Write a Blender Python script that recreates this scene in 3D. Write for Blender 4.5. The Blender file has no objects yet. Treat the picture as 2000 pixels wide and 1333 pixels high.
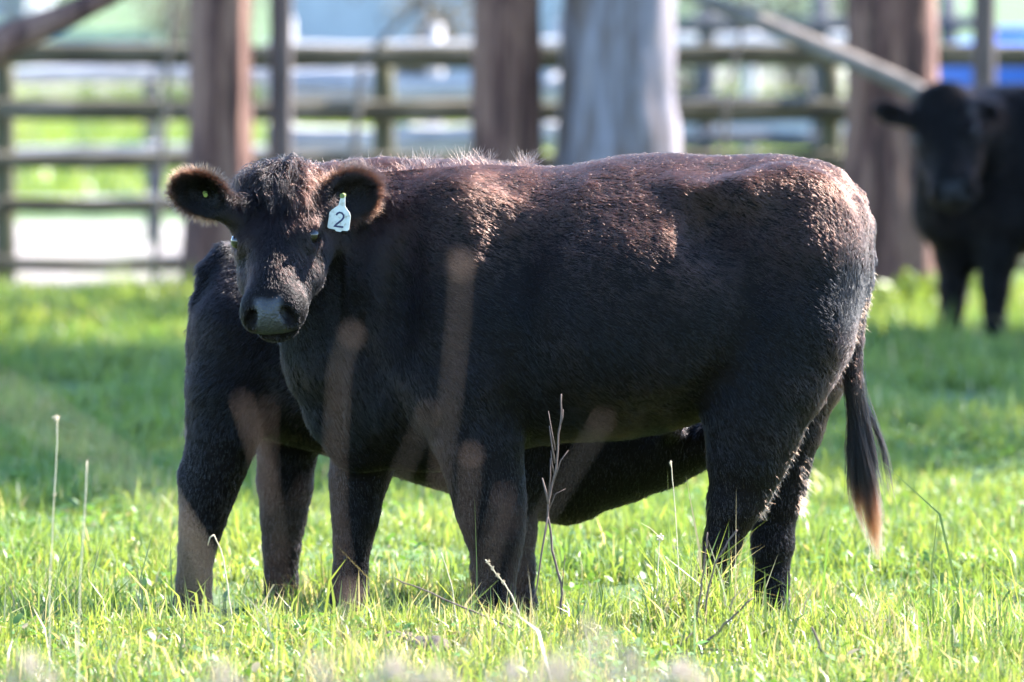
import bpy, bmesh, math
import numpy as np
from mathutils import Vector, Matrix

# ------------------------------------------------------------------ camera, sky, sun, exposure
scene = bpy.context.scene
COL = scene.collection
FPX = 16800.0                      # focal length in pixels of a 2000 px wide frame (a long telephoto)
CAMZ = 2.0
PITCH = math.atan(846.5 / FPX)
cam_data = bpy.data.cameras.new('camera')
cam = bpy.data.objects.new('camera', cam_data); COL.objects.link(cam)
cam.location = (0, 0, CAMZ)
cam.rotation_euler = (math.pi / 2 - PITCH, 0, 0)
cam_data.sensor_width = 36.0
cam_data.lens = FPX / 2000.0 * 36.0
cam_data.clip_start = 0.5
cam_data.clip_end = 5000
cam_data.dof.use_dof = True
cam_data.dof.focus_distance = 23.6
cam_data.dof.aperture_fstop = 3.3
scene.camera = cam

SUN_AZ = math.radians(29)          # behind the subject, measured from +X (right) towards +Y (away)
SUN_EL = math.radians(46)
world = bpy.data.worlds.new('World'); scene.world = world; world.use_nodes = True
wn = world.node_tree.nodes; wl = world.node_tree.links
sky = wn.new('ShaderNodeTexSky'); sky.sky_type = 'NISHITA'; sky.sun_disc = False
sky.sun_elevation = SUN_EL
sky.sun_rotation = math.pi / 2 - SUN_AZ
sky.air_density = 1.0; sky.dust_density = 0.3; sky.ozone_density = 7.0
bg = wn['Background']; bg.inputs[1].default_value = 0.14
wl.new(sky.outputs[0], bg.inputs[0])
sun_d = bpy.data.lights.new('sun', 'SUN'); sun_d.energy = 5.0; sun_d.angle = math.radians(0.53)
sun_d.color = (1.0, 0.95, 0.90)
sun = bpy.data.objects.new('sun', sun_d); COL.objects.link(sun)
SUNV = Vector((math.cos(SUN_AZ) * math.cos(SUN_EL), math.sin(SUN_AZ) * math.cos(SUN_EL), math.sin(SUN_EL)))
sun.rotation_euler = SUNV.to_track_quat('Z', 'Y').to_euler()
sun.location = (20, 40, 40)
scene.view_settings.view_transform = 'Standard'
scene.view_settings.look = 'None'
scene.view_settings.exposure = 2.85
scene.view_settings.gamma = 1.0
scene.render.engine = 'CYCLES'
scene.cycles.use_denoising = True
scene.cycles.max_bounces = 6
scene.cycles.diffuse_bounces = 3
scene.cycles.glossy_bounces = 3
scene.cycles.transmission_bounces = 5
scene.cycles.transparent_max_bounces = 8
scene.cycles_curves.shape = 'RIBBONS'
scene.cycles_curves.subdivisions = 2

# ------------------------------------------------------------------ helpers
FWD = np.array([0, math.cos(PITCH), -math.sin(PITCH)])
UP = np.array([0, math.sin(PITCH), math.cos(PITCH)])
RIGHT = np.array([1.0, 0, 0])
CAM = np.array([0, 0, CAMZ])

def P(px, py, Y):
    d = RIGHT * (px - 1000.0) + FWD * FPX + UP * (666.5 - py)
    return CAM + d * (Y / d[1])

def S(Y):
    return FPX / Y                   # pixels per metre at distance Y

rng = np.random.default_rng(7)

def _h(ix, iy, iz, seed):
    n = (ix * 374761393 + iy * 668265263 + iz * 2147483647 + seed * 974711) & 0xFFFFFFFF
    n = ((n ^ (n >> 13)) * 1274126177) & 0xFFFFFFFF
    n = n ^ (n >> 16)
    return (n & 0xFFFF) / 32767.5 - 1.0

def vnoise(p, seed=0):
    p = np.asarray(p, float)
    i = np.floor(p).astype(np.int64); f = p - i
    u = f * f * (3 - 2 * f)
    r = 0
    for dx in (0, 1):
        wx = u[..., 0] if dx else 1 - u[..., 0]
        for dy in (0, 1):
            wy = u[..., 1] if dy else 1 - u[..., 1]
            for dz in (0, 1):
                wz = u[..., 2] if dz else 1 - u[..., 2]
                r = r + wx * wy * wz * _h(i[..., 0] + dx, i[..., 1] + dy, i[..., 2] + dz, seed)
    return r

def vnoise3(p, seed=0):
    return np.stack([vnoise(p, seed + 11 * k) for k in range(3)], -1)

def norm(v):
    v = np.asarray(v, float)
    return v / np.maximum(np.linalg.norm(v, axis=-1, keepdims=True), 1e-9)

def sstep(a, b, x):
    t = np.clip((x - a) / (b - a), 0, 1)
    return t * t * (3 - 2 * t)

def tag(o, label=None, cat=None, group=None, kind=None):
    if label: o['label'] = label
    if cat: o['category'] = cat
    if group: o['group'] = group
    if kind: o['kind'] = kind
    return o

def link_mesh(name, verts, faces, mat, parent=None, origin=(0, 0, 0), smooth=True, attrs=None):
    """verts in world space; the object's origin is put at origin (children share their parent's frame)"""
    me = bpy.data.meshes.new(name)
    v = np.asarray(verts, float) - np.asarray(origin, float)
    if isinstance(faces, np.ndarray):
        n = faces.shape[1]; m = len(faces)
        me.vertices.add(len(v)); me.vertices.foreach_set('co', v.astype(np.float32).ravel())
        me.loops.add(m * n); me.loops.foreach_set('vertex_index', faces.astype(np.int32).ravel())
        me.polygons.add(m)
        me.polygons.foreach_set('loop_start', np.arange(0, m * n, n, dtype=np.int32))
        me.update(calc_edges=True)
    else:
        me.from_pydata([tuple(x) for x in v], [], [tuple(f) for f in faces])
    me.validate()
    if smooth:
        me.polygons.foreach_set('use_smooth', np.ones(len(me.polygons), bool))
    if attrs:
        for k, a in attrs.items():
            a = np.asarray(a, np.float32)
            if a.ndim == 1:
                at = me.attributes.new(k, 'FLOAT', 'POINT'); at.data.foreach_set('value', a)
            else:
                at = me.attributes.new(k, 'FLOAT_COLOR', 'POINT')
                at.data.foreach_set('color', np.concatenate([a, np.ones((len(a), 1), np.float32)], 1).ravel())
    if mat: me.materials.append(mat)
    o = bpy.data.objects.new(name, me); COL.objects.link(o)
    if parent is not None:
        o.parent = parent
    else:
        o.location = origin
    return o

def empty(name, loc):
    o = bpy.data.objects.new(name, None); COL.objects.link(o); o.location = loc; o.empty_display_size = 0.1
    return o

def tube_geo(pts, rads, sides=8, cap=True):
    pts = np.asarray(pts, float); n = len(pts)
    rads = np.broadcast_to(np.asarray(rads, float), (n,))
    tan = np.gradient(pts, axis=0); tan = norm(tan)
    ref = np.array([0, 1.0, 0]) if abs(tan[0][1]) < 0.8 else np.array([1.0, 0, 0])
    V = []; F = []
    for i in range(n):
        a = norm(np.cross(tan[i], ref)); b = np.cross(a, tan[i])
        for k in range(sides):
            t = 2 * math.pi * k / sides
            V.append(pts[i] + rads[i] * (math.cos(t) * a + math.sin(t) * b))
    for i in range(n - 1):
        for k in range(sides):
            k2 = (k + 1) % sides
            F.append((i * sides + k, i * sides + k2, (i + 1) * sides + k2, (i + 1) * sides + k))
    if cap:
        F.append(tuple(range(sides - 1, -1, -1)))
        F.append(tuple((n - 1) * sides + k for k in range(sides)))
    return V, F

class Geo:
    def __init__(s): s.v = []; s.f = []
    def add(s, V, F):
        b = len(s.v); s.v += [np.asarray(x, float) for x in V]; s.f += [tuple(i + b for i in f) for f in F]
        return s
    def tube(s, pts, r, sides=8): return s.add(*tube_geo(pts, r, sides))
    def box(s, c, half, ax=None, jit=0.0):
        ax = np.eye(3) if ax is None else ax
        V = []
        for sx in (-1, 1):
            for sy in (-1, 1):
                for sz in (-1, 1):
                    V.append(np.asarray(c) + sx * half[0] * ax[0] + sy * half[1] * ax[1] + sz * half[2] * ax[2] + rng.normal(0, jit, 3) * (jit > 0))
        return s.add(V, [(0, 1, 3, 2), (4, 6, 7, 5), (0, 4, 5, 1), (2, 3, 7, 6), (0, 2, 6, 4), (1, 5, 7, 3)])
    def build(s, name, mat, parent=None, origin=(0, 0, 0), smooth=False):
        return link_mesh(name, s.v, s.f, mat, parent, origin, smooth)

# ------------------------------------------------------------------ materials
def mat(name):
    m = bpy.data.materials.new(name); m.use_nodes = True
    nt = m.node_tree
    return m, nt.nodes, nt.links, nt.nodes['Principled BSDF']

def ramp(n, l, src, stops):
    r = n.new('ShaderNodeValToRGB'); l.new(src, r.inputs[0])
    e = r.color_ramp.elements
    while len(e) < len(stops): e.new(0.5)
    for el, (p, c) in zip(e, stops):
        el.position = p; el.color = (*c, 1)
    return r.outputs[0]

def noise_node(n, l, scale, detail=5, rough=0.6, stretch=None, coord='Object'):
    tc = n.new('ShaderNodeTexCoord'); src = tc.outputs[coord]
    if stretch:
        mp = n.new('ShaderNodeMapping'); mp.inputs['Scale'].default_value = stretch
        l.new(src, mp.inputs[0]); src = mp.outputs[0]
    t = n.new('ShaderNodeTexNoise'); t.inputs['Scale'].default_value = scale
    t.inputs['Detail'].default_value = detail; t.inputs['Roughness'].default_value = rough
    l.new(src, t.inputs['Vector'])
    return t.outputs[0]

def bump(n, l, b, src, strength=0.5, dist=0.02):
    x = n.new('ShaderNodeBump'); x.inputs['Strength'].default_value = strength; x.inputs['Distance'].default_value = dist
    l.new(src, x.inputs['Height']); l.new(x.outputs[0], b.inputs['Normal'])

def noisy(name, scale, stops, rough=0.8, stretch=None, bstr=0.5, bdist=0.02, detail=6, spec=0.4):
    m, n, l, b = mat(name)
    s = noise_node(n, l, scale, detail, 0.65, stretch)
    l.new(ramp(n, l, s, stops), b.inputs['Base Color'])
    b.inputs['Roughness'].default_value = rough
    b.inputs['Specular IOR Level'].default_value = spec
    if bstr: bump(n, l, b, s, bstr, bdist)
    return m

M = {}
M['ground'] = noisy('pasture soil and turf', 1.6, [(0.3, (0.022, 0.045, 0.010)), (0.55, (0.045, 0.085, 0.016)), (0.75, (0.075, 0.085, 0.030))], 0.95, None, 0.6, 0.05)
M['dirt'] = noisy('pale yard dirt', 1.2, [(0.35, (0.10, 0.085, 0.070)), (0.5, (0.18, 0.150, 0.135)), (0.66, (0.08, 0.11, 0.035))], 0.95, None, 0.4, 0.03)
M['mossy'] = noisy('mossy dark timber', 3.0, [(0.35, (0.026, 0.020, 0.016)), (0.5, (0.066, 0.056, 0.030)), (0.65, (0.15, 0.125, 0.10))], 0.9, (1, 6, 6), 0.6, 0.01)
M['post'] = noisy('weathered mossy post timber', 4.0, [(0.3, (0.040, 0.036, 0.028)), (0.6, (0.085, 0.080, 0.040)), (0.8, (0.12, 0.10, 0.07))], 0.9, (6, 6, 1), 0.6, 0.01)
M['greywood'] = noisy('bleached grey timber', 3.0, [(0.35, (0.16, 0.15, 0.15)), (0.5, (0.34, 0.325, 0.33)), (0.65, (0.50, 0.47, 0.45))], 0.85, (1, 8, 8), 0.4, 0.01)
M['darkwood'] = noisy('dark yard timber', 3.0, [(0.3, (0.05, 0.048, 0.055)), (0.7, (0.10, 0.095, 0.10))], 0.85, (1, 8, 8), 0.4, 0.01)
M['bark'] = noisy('reddish stringy bark', 3.2, [(0.36, (0.022, 0.010, 0.009)), (0.5, (0.10, 0.045, 0.036)), (0.62, (0.23, 0.125, 0.09))], 0.9, (5, 5, 0.4), 1.0, 0.03)
def blotch(m, scale, col, amount):
    """patches of another bark colour where the outer bark has peeled"""
    n = m.node_tree.nodes; l = m.node_tree.links; b = n['Principled BSDF']
    src = b.inputs['Base Color'].links[0].from_socket
    t = noise_node(n, l, scale, 4, 0.6, (1.6, 1.6, 0.55))
    f = ramp(n, l, t, [(0.50, (0, 0, 0)), (0.60, (amount, amount, amount))])
    mx = n.new('ShaderNodeMixRGB'); l.new(f, mx.inputs[0]); l.new(src, mx.inputs[1]); mx.inputs[2].default_value = (*col, 1)
    l.new(mx.outputs[0], b.inputs['Base Color'])
blotch(M['bark'], 2.6, (0.21, 0.115, 0.085), 0.8)
M['greybark'] = noisy('grey brown bark', 5.0, [(0.25, (0.045, 0.035, 0.035)), (0.55, (0.11, 0.085, 0.08)), (0.8, (0.2, 0.16, 0.14))], 0.9, (5, 5, 0.5), 0.8, 0.02)
M['palebark'] = noisy('smooth pale gum bark', 3.4, [(0.33, (0.10, 0.065, 0.055)), (0.44, (0.16, 0.135, 0.145)), (0.56, (0.23, 0.205, 0.235)), (0.70, (0.26, 0.20, 0.165))], 0.75, (4, 4, 0.5), 0.4, 0.02)
blotch(M['palebark'], 2.2, (0.13, 0.085, 0.065), 0.8)
M['limb'] = noisy('bare weathered limb', 6.0, [(0.35, (0.085, 0.068, 0.058)), (0.65, (0.19, 0.155, 0.135))], 0.85, (2, 2, 2), 0.4, 0.01)
M['roof'] = noisy('pale sheet roofing', 2.0, [(0.3, (0.34, 0.35, 0.37)), (0.7, (0.46, 0.47, 0.49))], 0.5, None, 0.0)
M['shedwall'] = noisy('pale blue painted sheet wall', 2.0, [(0.3, (0.30, 0.305, 0.325)), (0.7, (0.42, 0.42, 0.44))], 0.6, None, 0.0)
M['teal'] = noisy('teal painted metal', 2.0, [(0.3, (0.06, 0.12, 0.15)), (0.7, (0.09, 0.17, 0.20))], 0.6, None, 0.0)
M['blue'] = noisy('bright blue plastic', 2.0, [(0.3, (0.018, 0.07, 0.30)), (0.7, (0.026, 0.10, 0.38))], 0.45, None, 0.0)
M['dry'] = noisy('dry weed stem', 30.0, [(0.3, (0.155, 0.085, 0.055)), (0.7, (0.25, 0.155, 0.105))], 0.8, None, 0.0)
M['drystem'] = noisy('pinkish dry flower', 30.0, [(0.3, (0.46, 0.37, 0.31)), (0.7, (0.66, 0.58, 0.50))], 0.8, None, 0.0)
def translucent(m, amount, boost=1.0):
    n = m.node_tree.nodes; l = m.node_tree.links; b = n['Principled BSDF']
    t = n.new('ShaderNodeBsdfTranslucent'); l.new(b.inputs['Base Color'].links[0].from_socket, t.inputs[0])
    ms = n.new('ShaderNodeMixShader'); ms.inputs[0].default_value = amount
    l.new(b.outputs[0], ms.inputs[1]); l.new(t.outputs[0], ms.inputs[2]); l.new(ms.outputs[0], n['Material Output'].inputs[0])
translucent(M['drystem'], 0.6)
M['drypale'] = noisy('dry straw', 30.0, [(0.3, (0.40, 0.31, 0.19)), (0.7, (0.56, 0.46, 0.30))], 0.8, None, 0.0)
M['twig'] = noisy('grey brown dead twig', 30.0, [(0.3, (0.05, 0.030, 0.024)), (0.7, (0.12, 0.08, 0.062))], 0.85, None, 0.0)
M['tag'] = noisy('pale plastic ear tag', 45.0, [(0.33, (0.24, 0.22, 0.17)), (0.45, (0.40, 0.41, 0.38)), (0.7, (0.48, 0.49, 0.46))], 0.4, None, 0.0)
M['ink'] = noisy('dark blue marker ink', 5.0, [(0.3, (0.012, 0.014, 0.05)), (0.7, (0.02, 0.022, 0.07))], 0.6, None, 0.0)
M['tagdark'] = noisy('yellow green plastic button', 5.0, [(0.3, (0.08, 0.10, 0.02)), (0.7, (0.13, 0.15, 0.03))], 0.5, None, 0.0)
m, n, l, b = mat('wet dark eye'); b.inputs['Base Color'].default_value = (0.008, 0.006, 0.005, 1); b.inputs['Roughness'].default_value = 0.06
M['eye'] = m

def leaf_mat(name, translucency=0.5, rough=0.42, spec=0.5):
    m, n, l, b = mat(name)
    a = n.new('ShaderNodeAttribute'); a.attribute_name = 'tint'
    l.new(a.outputs['Color'], b.inputs['Base Color'])
    b.inputs['Roughness'].default_value = rough; b.inputs['Specular IOR Level'].default_value = spec
    t = n.new('ShaderNodeBsdfTranslucent')
    mx = n.new('ShaderNodeMixRGB'); mx.blend_type = 'MULTIPLY'; mx.inputs[0].default_value = 1.0
    mx.inputs[2].default_value = (1.35, 1.25, 0.7, 1)
    l.new(a.outputs['Color'], mx.inputs[1]); l.new(mx.outputs[0], t.inputs[0])
    ms = n.new('ShaderNodeMixShader'); ms.inputs[0].default_value = translucency
    l.new(b.outputs[0], ms.inputs[1]); l.new(t.outputs[0], ms.inputs[2])
    l.new(ms.outputs[0], n['Material Output'].inputs[0])
    return m
M['grass'] = leaf_mat('grass blade', 0.5)
M['leaf'] = leaf_mat('gum leaf', 0.3)

def hide_mat(name):
    m, n, l, b = mat(name)
    a = n.new('ShaderNodeAttribute'); a.attribute_name = 'nose'
    s = noise_node(n, l, 60, 4, 0.6)
    c1 = ramp(n, l, s, [(0.3, (0.0025, 0.002, 0.002)), (0.7, (0.006, 0.0045, 0.004))])
    c2 = ramp(n, l, s, [(0.3, (0.012, 0.0115, 0.0125)), (0.7, (0.028, 0.027, 0.028))])
    mx = n.new('ShaderNodeMixRGB'); l.new(a.outputs['Fac'], mx.inputs[0]); l.new(c1, mx.inputs[1]); l.new(c2, mx.inputs[2])
    l.new(mx.outputs[0], b.inputs['Base Color'])
    mr = n.new('ShaderNodeMapRange'); l.new(a.outputs['Fac'], mr.inputs[0]); mr.inputs[3].default_value = 0.6; mr.inputs[4].default_value = 0.58
    l.new(mr.outputs[0], b.inputs['Roughness'])
    sp = n.new('ShaderNodeMapRange'); l.new(a.outputs['Fac'], sp.inputs[0]); sp.inputs[3].default_value = 0.05; sp.inputs[4].default_value = 0.45
    l.new(sp.outputs[0], b.inputs['Specular IOR Level'])
    v = n.new('ShaderNodeTexVoronoi'); v.inputs['Scale'].default_value = 130
    tc = n.new('ShaderNodeTexCoord'); l.new(tc.outputs['Object'], v.inputs['Vector'])
    bump(n, l, b, v.outputs[0], 0.6, 0.004)
    return m
M['hide'] = hide_mat('black cow hide')

def hair_mat(name, melanin, redness, rough=0.3):
    m = bpy.data.materials.new(name); m.use_nodes = True
    n = m.node_tree.nodes; l = m.node_tree.links
    n.remove(n['Principled BSDF'])
    h = n.new('ShaderNodeBsdfHairPrincipled'); h.model = 'CHIANG'; h.parametrization = 'COLOR'
    a = n.new('ShaderNodeAttribute'); a.attribute_name = 'brown_tint'  # near black to brown; on the cow the brown also stands for sunlit hair
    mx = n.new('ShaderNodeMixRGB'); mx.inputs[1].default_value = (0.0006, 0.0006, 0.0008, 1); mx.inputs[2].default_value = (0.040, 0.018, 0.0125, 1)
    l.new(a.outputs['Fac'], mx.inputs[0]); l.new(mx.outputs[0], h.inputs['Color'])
    h.inputs['Roughness'].default_value = 0.30
    h.inputs['Radial Roughness'].default_value = 0.5
    h.inputs['Random Roughness'].default_value = 0.3
    h.inputs['IOR'].default_value = 1.33
    l.new(h.outputs[0], n['Material Output'].inputs[0])
    return m
M['coat'] = hair_mat('black brown coat hair', 0.92, 0.7)
M['tip'] = hair_mat('coat hair with sunlit red brown painted in', 0.92, 0.7)
[x for x in M['tip'].node_tree.nodes if x.type == 'MIX_RGB'][0].inputs[2].default_value = (0.20, 0.080, 0.040, 1)  # backlit orange of tail tips and fringes put into the hair colour

# ------------------------------------------------------------------ ground
def gz(x, y):
    x = np.asarray(x, float); y = np.asarray(y, float)
    p = np.stack(np.broadcast_arrays(x * 0.55, y * 0.55, 0 * x), -1)
    q = np.stack(np.broadcast_arrays(x * 2.1, y * 2.1, 0 * x + 3.3), -1)
    near = 1 - sstep(30, 40, y)
    und = vnoise(p, 3) * 0.035 + vnoise(q, 5) * 0.014
    crest = 0.055 * np.exp(-((y - 22.85) / 0.55) ** 2) * (0.85 + 0.3 * sstep(0.2, 1.0, x))
    hollow = -0.10 * np.exp(-((y - 24.2) / 0.75) ** 2)
    front = -0.04 * (1 - sstep(20.5, 22.3, y))
    return near * und * sstep(0.0, 1.0, np.abs(y - 24.2)) * 0.8 + crest + hollow + front

ys = np.unique(np.concatenate([np.linspace(-8, 20, 15), np.linspace(20, 30, 101), np.linspace(30, 60, 61), np.linspace(60, 140, 21), np.array([180, 260, 400, 700, 1200, 2500, 4000])]))
xs = np.unique(np.concatenate([np.linspace(-7, 7, 113), np.linspace(7, 40, 23), -np.linspace(7, 40, 23), np.array([60, 100, 200, 500, 1500, -60, -100, -200, -500, -1500])]))
GX, GY = np.meshgrid(xs, ys)
GZ = gz(GX, GY)
nxg = len(xs)
I, J = np.meshgrid(np.arange(len(ys) - 1), np.arange(nxg - 1), indexing='ij')
quad = np.stack([I * nxg + J, I * nxg + J + 1, (I + 1) * nxg + J + 1, (I + 1) * nxg + J], -1).reshape(-1, 4)
g = link_mesh('ground', np.stack([GX, GY, GZ], -1).reshape(-1, 3), quad, M['ground'])
tag(g, 'gently uneven green pasture ground', None, None, 'structure')

def sheet(name, outline, z, material, label):
    cx = np.mean([p[0] for p in outline]); cy = np.mean([p[1] for p in outline])
    V = []
    n_ = len(outline)
    for i in range(n_):
        a = np.array(outline[i]); b2 = np.array(outline[(i + 1) % n_])
        for t in np.linspace(0, 1, 14, endpoint=False):
            q = a + (b2 - a) * t
            w = vnoise(np.array([[q[0] * 0.6, q[1] * 0.35, 1.0]]), 9)[0]
            V.append((q[0] + 0.5 * w, q[1] + 1.0 * w, z))
    k = len(V); V.append((cx, cy, z))
    o = link_mesh(name, V, [(i, (i + 1) % k, k) for i in range(k)], material, smooth=False)
    return tag(o, label, None, None, 'structure')

sheet('yard_ground', [(-30, 45.0), (-0.6, 45.0), (-0.2, 54.8), (-30, 55.5)], 0.004, M['dirt'], 'pale trampled dirt of the yard behind the rail fence')
sheet('track', [(-40, 63), (-1.5, 63.5), (-1.5, 66.5), (-40, 67.5)], 0.004, M['dirt'], 'pale dirt track crossing the lit paddock behind the fence')
sheet('far_track', [(-60, 92), (40, 92), (40, 104), (-60, 106)], 0.004, M['dirt'], 'wide pale gravel track far behind the fence')

# ------------------------------------------------------------------ grass (uncountable: joined into a few masses)
def blades(name, x0f, x1f, Y0, Y1, density, hmean, wmean, label, seed, dry=0.06, patch=None, rosette=False):
    r = np.random.default_rng(seed)
    area = 0.5 * ((x1f(Y0) - x0f(Y0)) + (x1f(Y1) - x0f(Y1))) * (Y1 - Y0)
    N = int(area * density)
    y = r.uniform(Y0, Y1, int(N * 1.3)); xa = x0f(Y1) if x0f(Y1) < x0f(Y0) else x0f(Y0); xb = max(x1f(Y1), x1f(Y0))
    x = r.uniform(xa, xb, len(y))
    pn = vnoise(np.stack([x * 2.2, y * 1.6, 0 * x], -1), seed) * 0.6 + vnoise(np.stack([x * 6, y * 5, 0 * x], -1), seed + 1) * 0.6
    keep = (x > x0f(y)) & (x < x1f(y)) & (r.uniform(-0.75, 0.6, len(y)) < pn + 0.25)
    x = x[keep]; y = y[keep]; pn = pn[keep]; N = len(x)
    z = gz(x, y) - 0.004
    hh = hmean * np.clip(r.lognormal(-0.08, 0.48, N), 0.25, 3.0) * (1 + 0.85 * np.clip(pn, -0.7, 1))
    if patch is not None: hh = hh * patch(x, y)
    ww = wmean * r.uniform(0.6, 1.5, N)
    yaw = r.uniform(0, 2 * np.pi, N); lean = np.abs(r.normal(0.5, 0.38, N)); lean = np.clip(lean, 0.02, 1.25)
    la = r.uniform(0, 2 * np.pi, N)
    ld = np.stack([np.cos(la), np.sin(la), 0 * la], -1)
    side = np.stack([np.cos(yaw), np.sin(yaw), 0 * yaw], -1)
    base = np.stack([x, y, z], -1)
    upv = np.array([0, 0, 1.0])
    mid = base + (upv * np.cos(lean * 0.5)[:, None] + ld * np.sin(lean * 0.5)[:, None]) * (hh * 0.55)[:, None]
    tip = mid + (upv * np.cos(lean * 1.5)[:, None] + ld * np.sin(lean * 1.5)[:, None]) * (hh * 0.5)[:, None]
    s = side * (ww * 0.5)[:, None]
    V = np.stack([base - s * 0.7, base + s * 0.7, mid - s, mid + s, tip], 1).reshape(-1, 3)
    o = np.arange(N)[:, None] * 5
    F = np.concatenate([o + np.array([[0, 1, 3]]), o + np.array([[0, 3, 2]]), o + np.array([[2, 3, 4]])], 0)
    hue = np.clip(0.5 + 0.35 * vnoise(np.stack([x * 1.3, y * 1.3, 0 * x + 8], -1), seed + 4) + r.normal(0, 0.22, N), 0, 1)[:, None]
    c = (1 - hue) * np.array([0.085, 0.155, 0.036]) + hue * np.array([0.205, 0.245, 0.055])
    isdry = r.uniform(0, 1, N) < dry + 0.4 * np.clip(vnoise(np.stack([x * 3.1, y * 2.0, 0 * x + 4], -1), seed + 7) - 0.25, 0, 1) * (dry > 0.05)
    c[isdry] = np.array([0.40, 0.34, 0.20]) * r.uniform(0.6, 1.2, (isdry.sum(), 1))
    c = c * r.uniform(0.75, 1.2, (N, 1))
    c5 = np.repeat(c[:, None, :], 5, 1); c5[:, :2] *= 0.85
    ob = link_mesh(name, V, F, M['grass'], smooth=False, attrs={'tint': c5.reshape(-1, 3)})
    return tag(ob, label, 'grass', None, 'stuff')

wid = lambda k, e: (lambda y: k * (np.asarray(y, float) * 0.0596 + e))
tuft = lambda x, y: 1 + 1.0 * np.exp(-(((x - 0.53) / 0.12) ** 2 + ((y - 23.15) / 0.25) ** 2)) + 0.35 * sstep(0.6, 1.2, x) * np.exp(-((y - 22.9) / 0.5) ** 2)
blades('near_grass', wid(-1, 0.7), wid(1, 0.7), 21.6, 25.2, 10500, 0.040, 0.0042, 'sharp sunlit short grass in the foreground around the cow', 21, 0.15, tuft)
blades('long_grass', wid(-1, 0.7), wid(1, 0.7), 21.6, 24.2, 130, 0.110, 0.0062, 'longer loose blades standing out of the foreground grass', 31, 0.22, tuft)
blades('grass_tuft', lambda y: 0.36 + 0 * np.asarray(y, float), lambda y: 0.60 + 0 * np.asarray(y, float), 22.9, 23.2, 15000, 0.150, 0.0052, 'lush tall grass tuft before the cow\'s near hind foot', 33, 0.06)
blades('pasture_grass', wid(-1, 0.7), wid(1, 0.7), 25.2, 33.0, 4200, 0.040, 0.006, 'soft green pasture grass behind the cow', 22, 0.03)
blades('shaded_grass', wid(-1, 0.8), wid(1, 0.8), 33.0, 45.0, 1700, 0.055, 0.010, 'tree shaded pasture grass in front of the fence', 23, 0.03)
blades('paddock_grass', wid(-1, 1.0), wid(1, 1.0), 55.5, 92, 160, 0.10, 0.022, 'bright blurred paddock grass beyond the yard', 24, 0.02)

def broadleaf(name, Y0, Y1, n_, size, label, seed):
    r = np.random.default_rng(seed)
    y = r.uniform(Y0, Y1, n_); x = r.uniform(-1, 1, n_) * (y * 0.0596 + 0.7)
    pn = vnoise(np.stack([x * 3, y * 3, 0 * x], -1), seed)
    k = pn > -0.05; x = x[k]; y = y[k]; n_ = len(x)
    L_ = size * r.uniform(0.5, 1.5, n_); W_ = L_ * r.uniform(0.35, 0.6, n_)
    base = np.stack([x, y, gz(x, y) + r.uniform(0.015, 0.05, n_)], -1)
    an = r.uniform(0, 2 * np.pi, n_); el = r.uniform(-0.15, 0.9, n_)
    a = np.stack([np.cos(an) * np.cos(el), np.sin(an) * np.cos(el), np.sin(el)], -1); b = norm(np.cross(a, np.array([0, 0, 1.0])) + r.normal(0, 0.25, (n_, 3)))
    c = np.cross(b, a)
    V = np.stack([base, base + a * (L_ * .35)[:, None] + b * (W_ * .5)[:, None], base + a * (L_ * .75)[:, None] + b * (W_ * .4)[:, None] + c * (L_ * -.06)[:, None], base + a * L_[:, None] + c * (L_ * -.2)[:, None],
                  base + a * (L_ * .75)[:, None] - b * (W_ * .4)[:, None] + c * (L_ * -.06)[:, None], base + a * (L_ * .35)[:, None] - b * (W_ * .5)[:, None]], 1).reshape(-1, 3)
    o = np.arange(n_)[:, None] * 6
    F = np.concatenate([o + np.array([[0, 1, 2, 5]]), o + np.array([[5, 2, 3, 4]])], 0)
    c_ = np.array([0.075, 0.15, 0.03]) * r.uniform(0.6, 1.5, (n_, 1)) * np.array([1, 1, 1.0]); dr = r.uniform(0, 1, n_) < 0.04; c_[dr] = np.array([0.26, 0.21, 0.12])
    ob = link_mesh(name, V, F, M['clover'], smooth=False, attrs={'tint': np.repeat(c_, 6, 0)})
    return tag(ob, label, 'leaves', None, 'stuff')
M['clover'] = leaf_mat('broad weed leaf', 0.35, 0.55, 0.35)
broadleaf('broad_leaves', 21.6, 23.6, 5200, 0.030, 'small broad glossy weed leaves among the foreground grass', 51)
broadleaf('broad_leaves', 23.6, 33.0, 9000, 0.034, 'small broad weed leaves glinting in the pasture behind the cow', 52)

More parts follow.
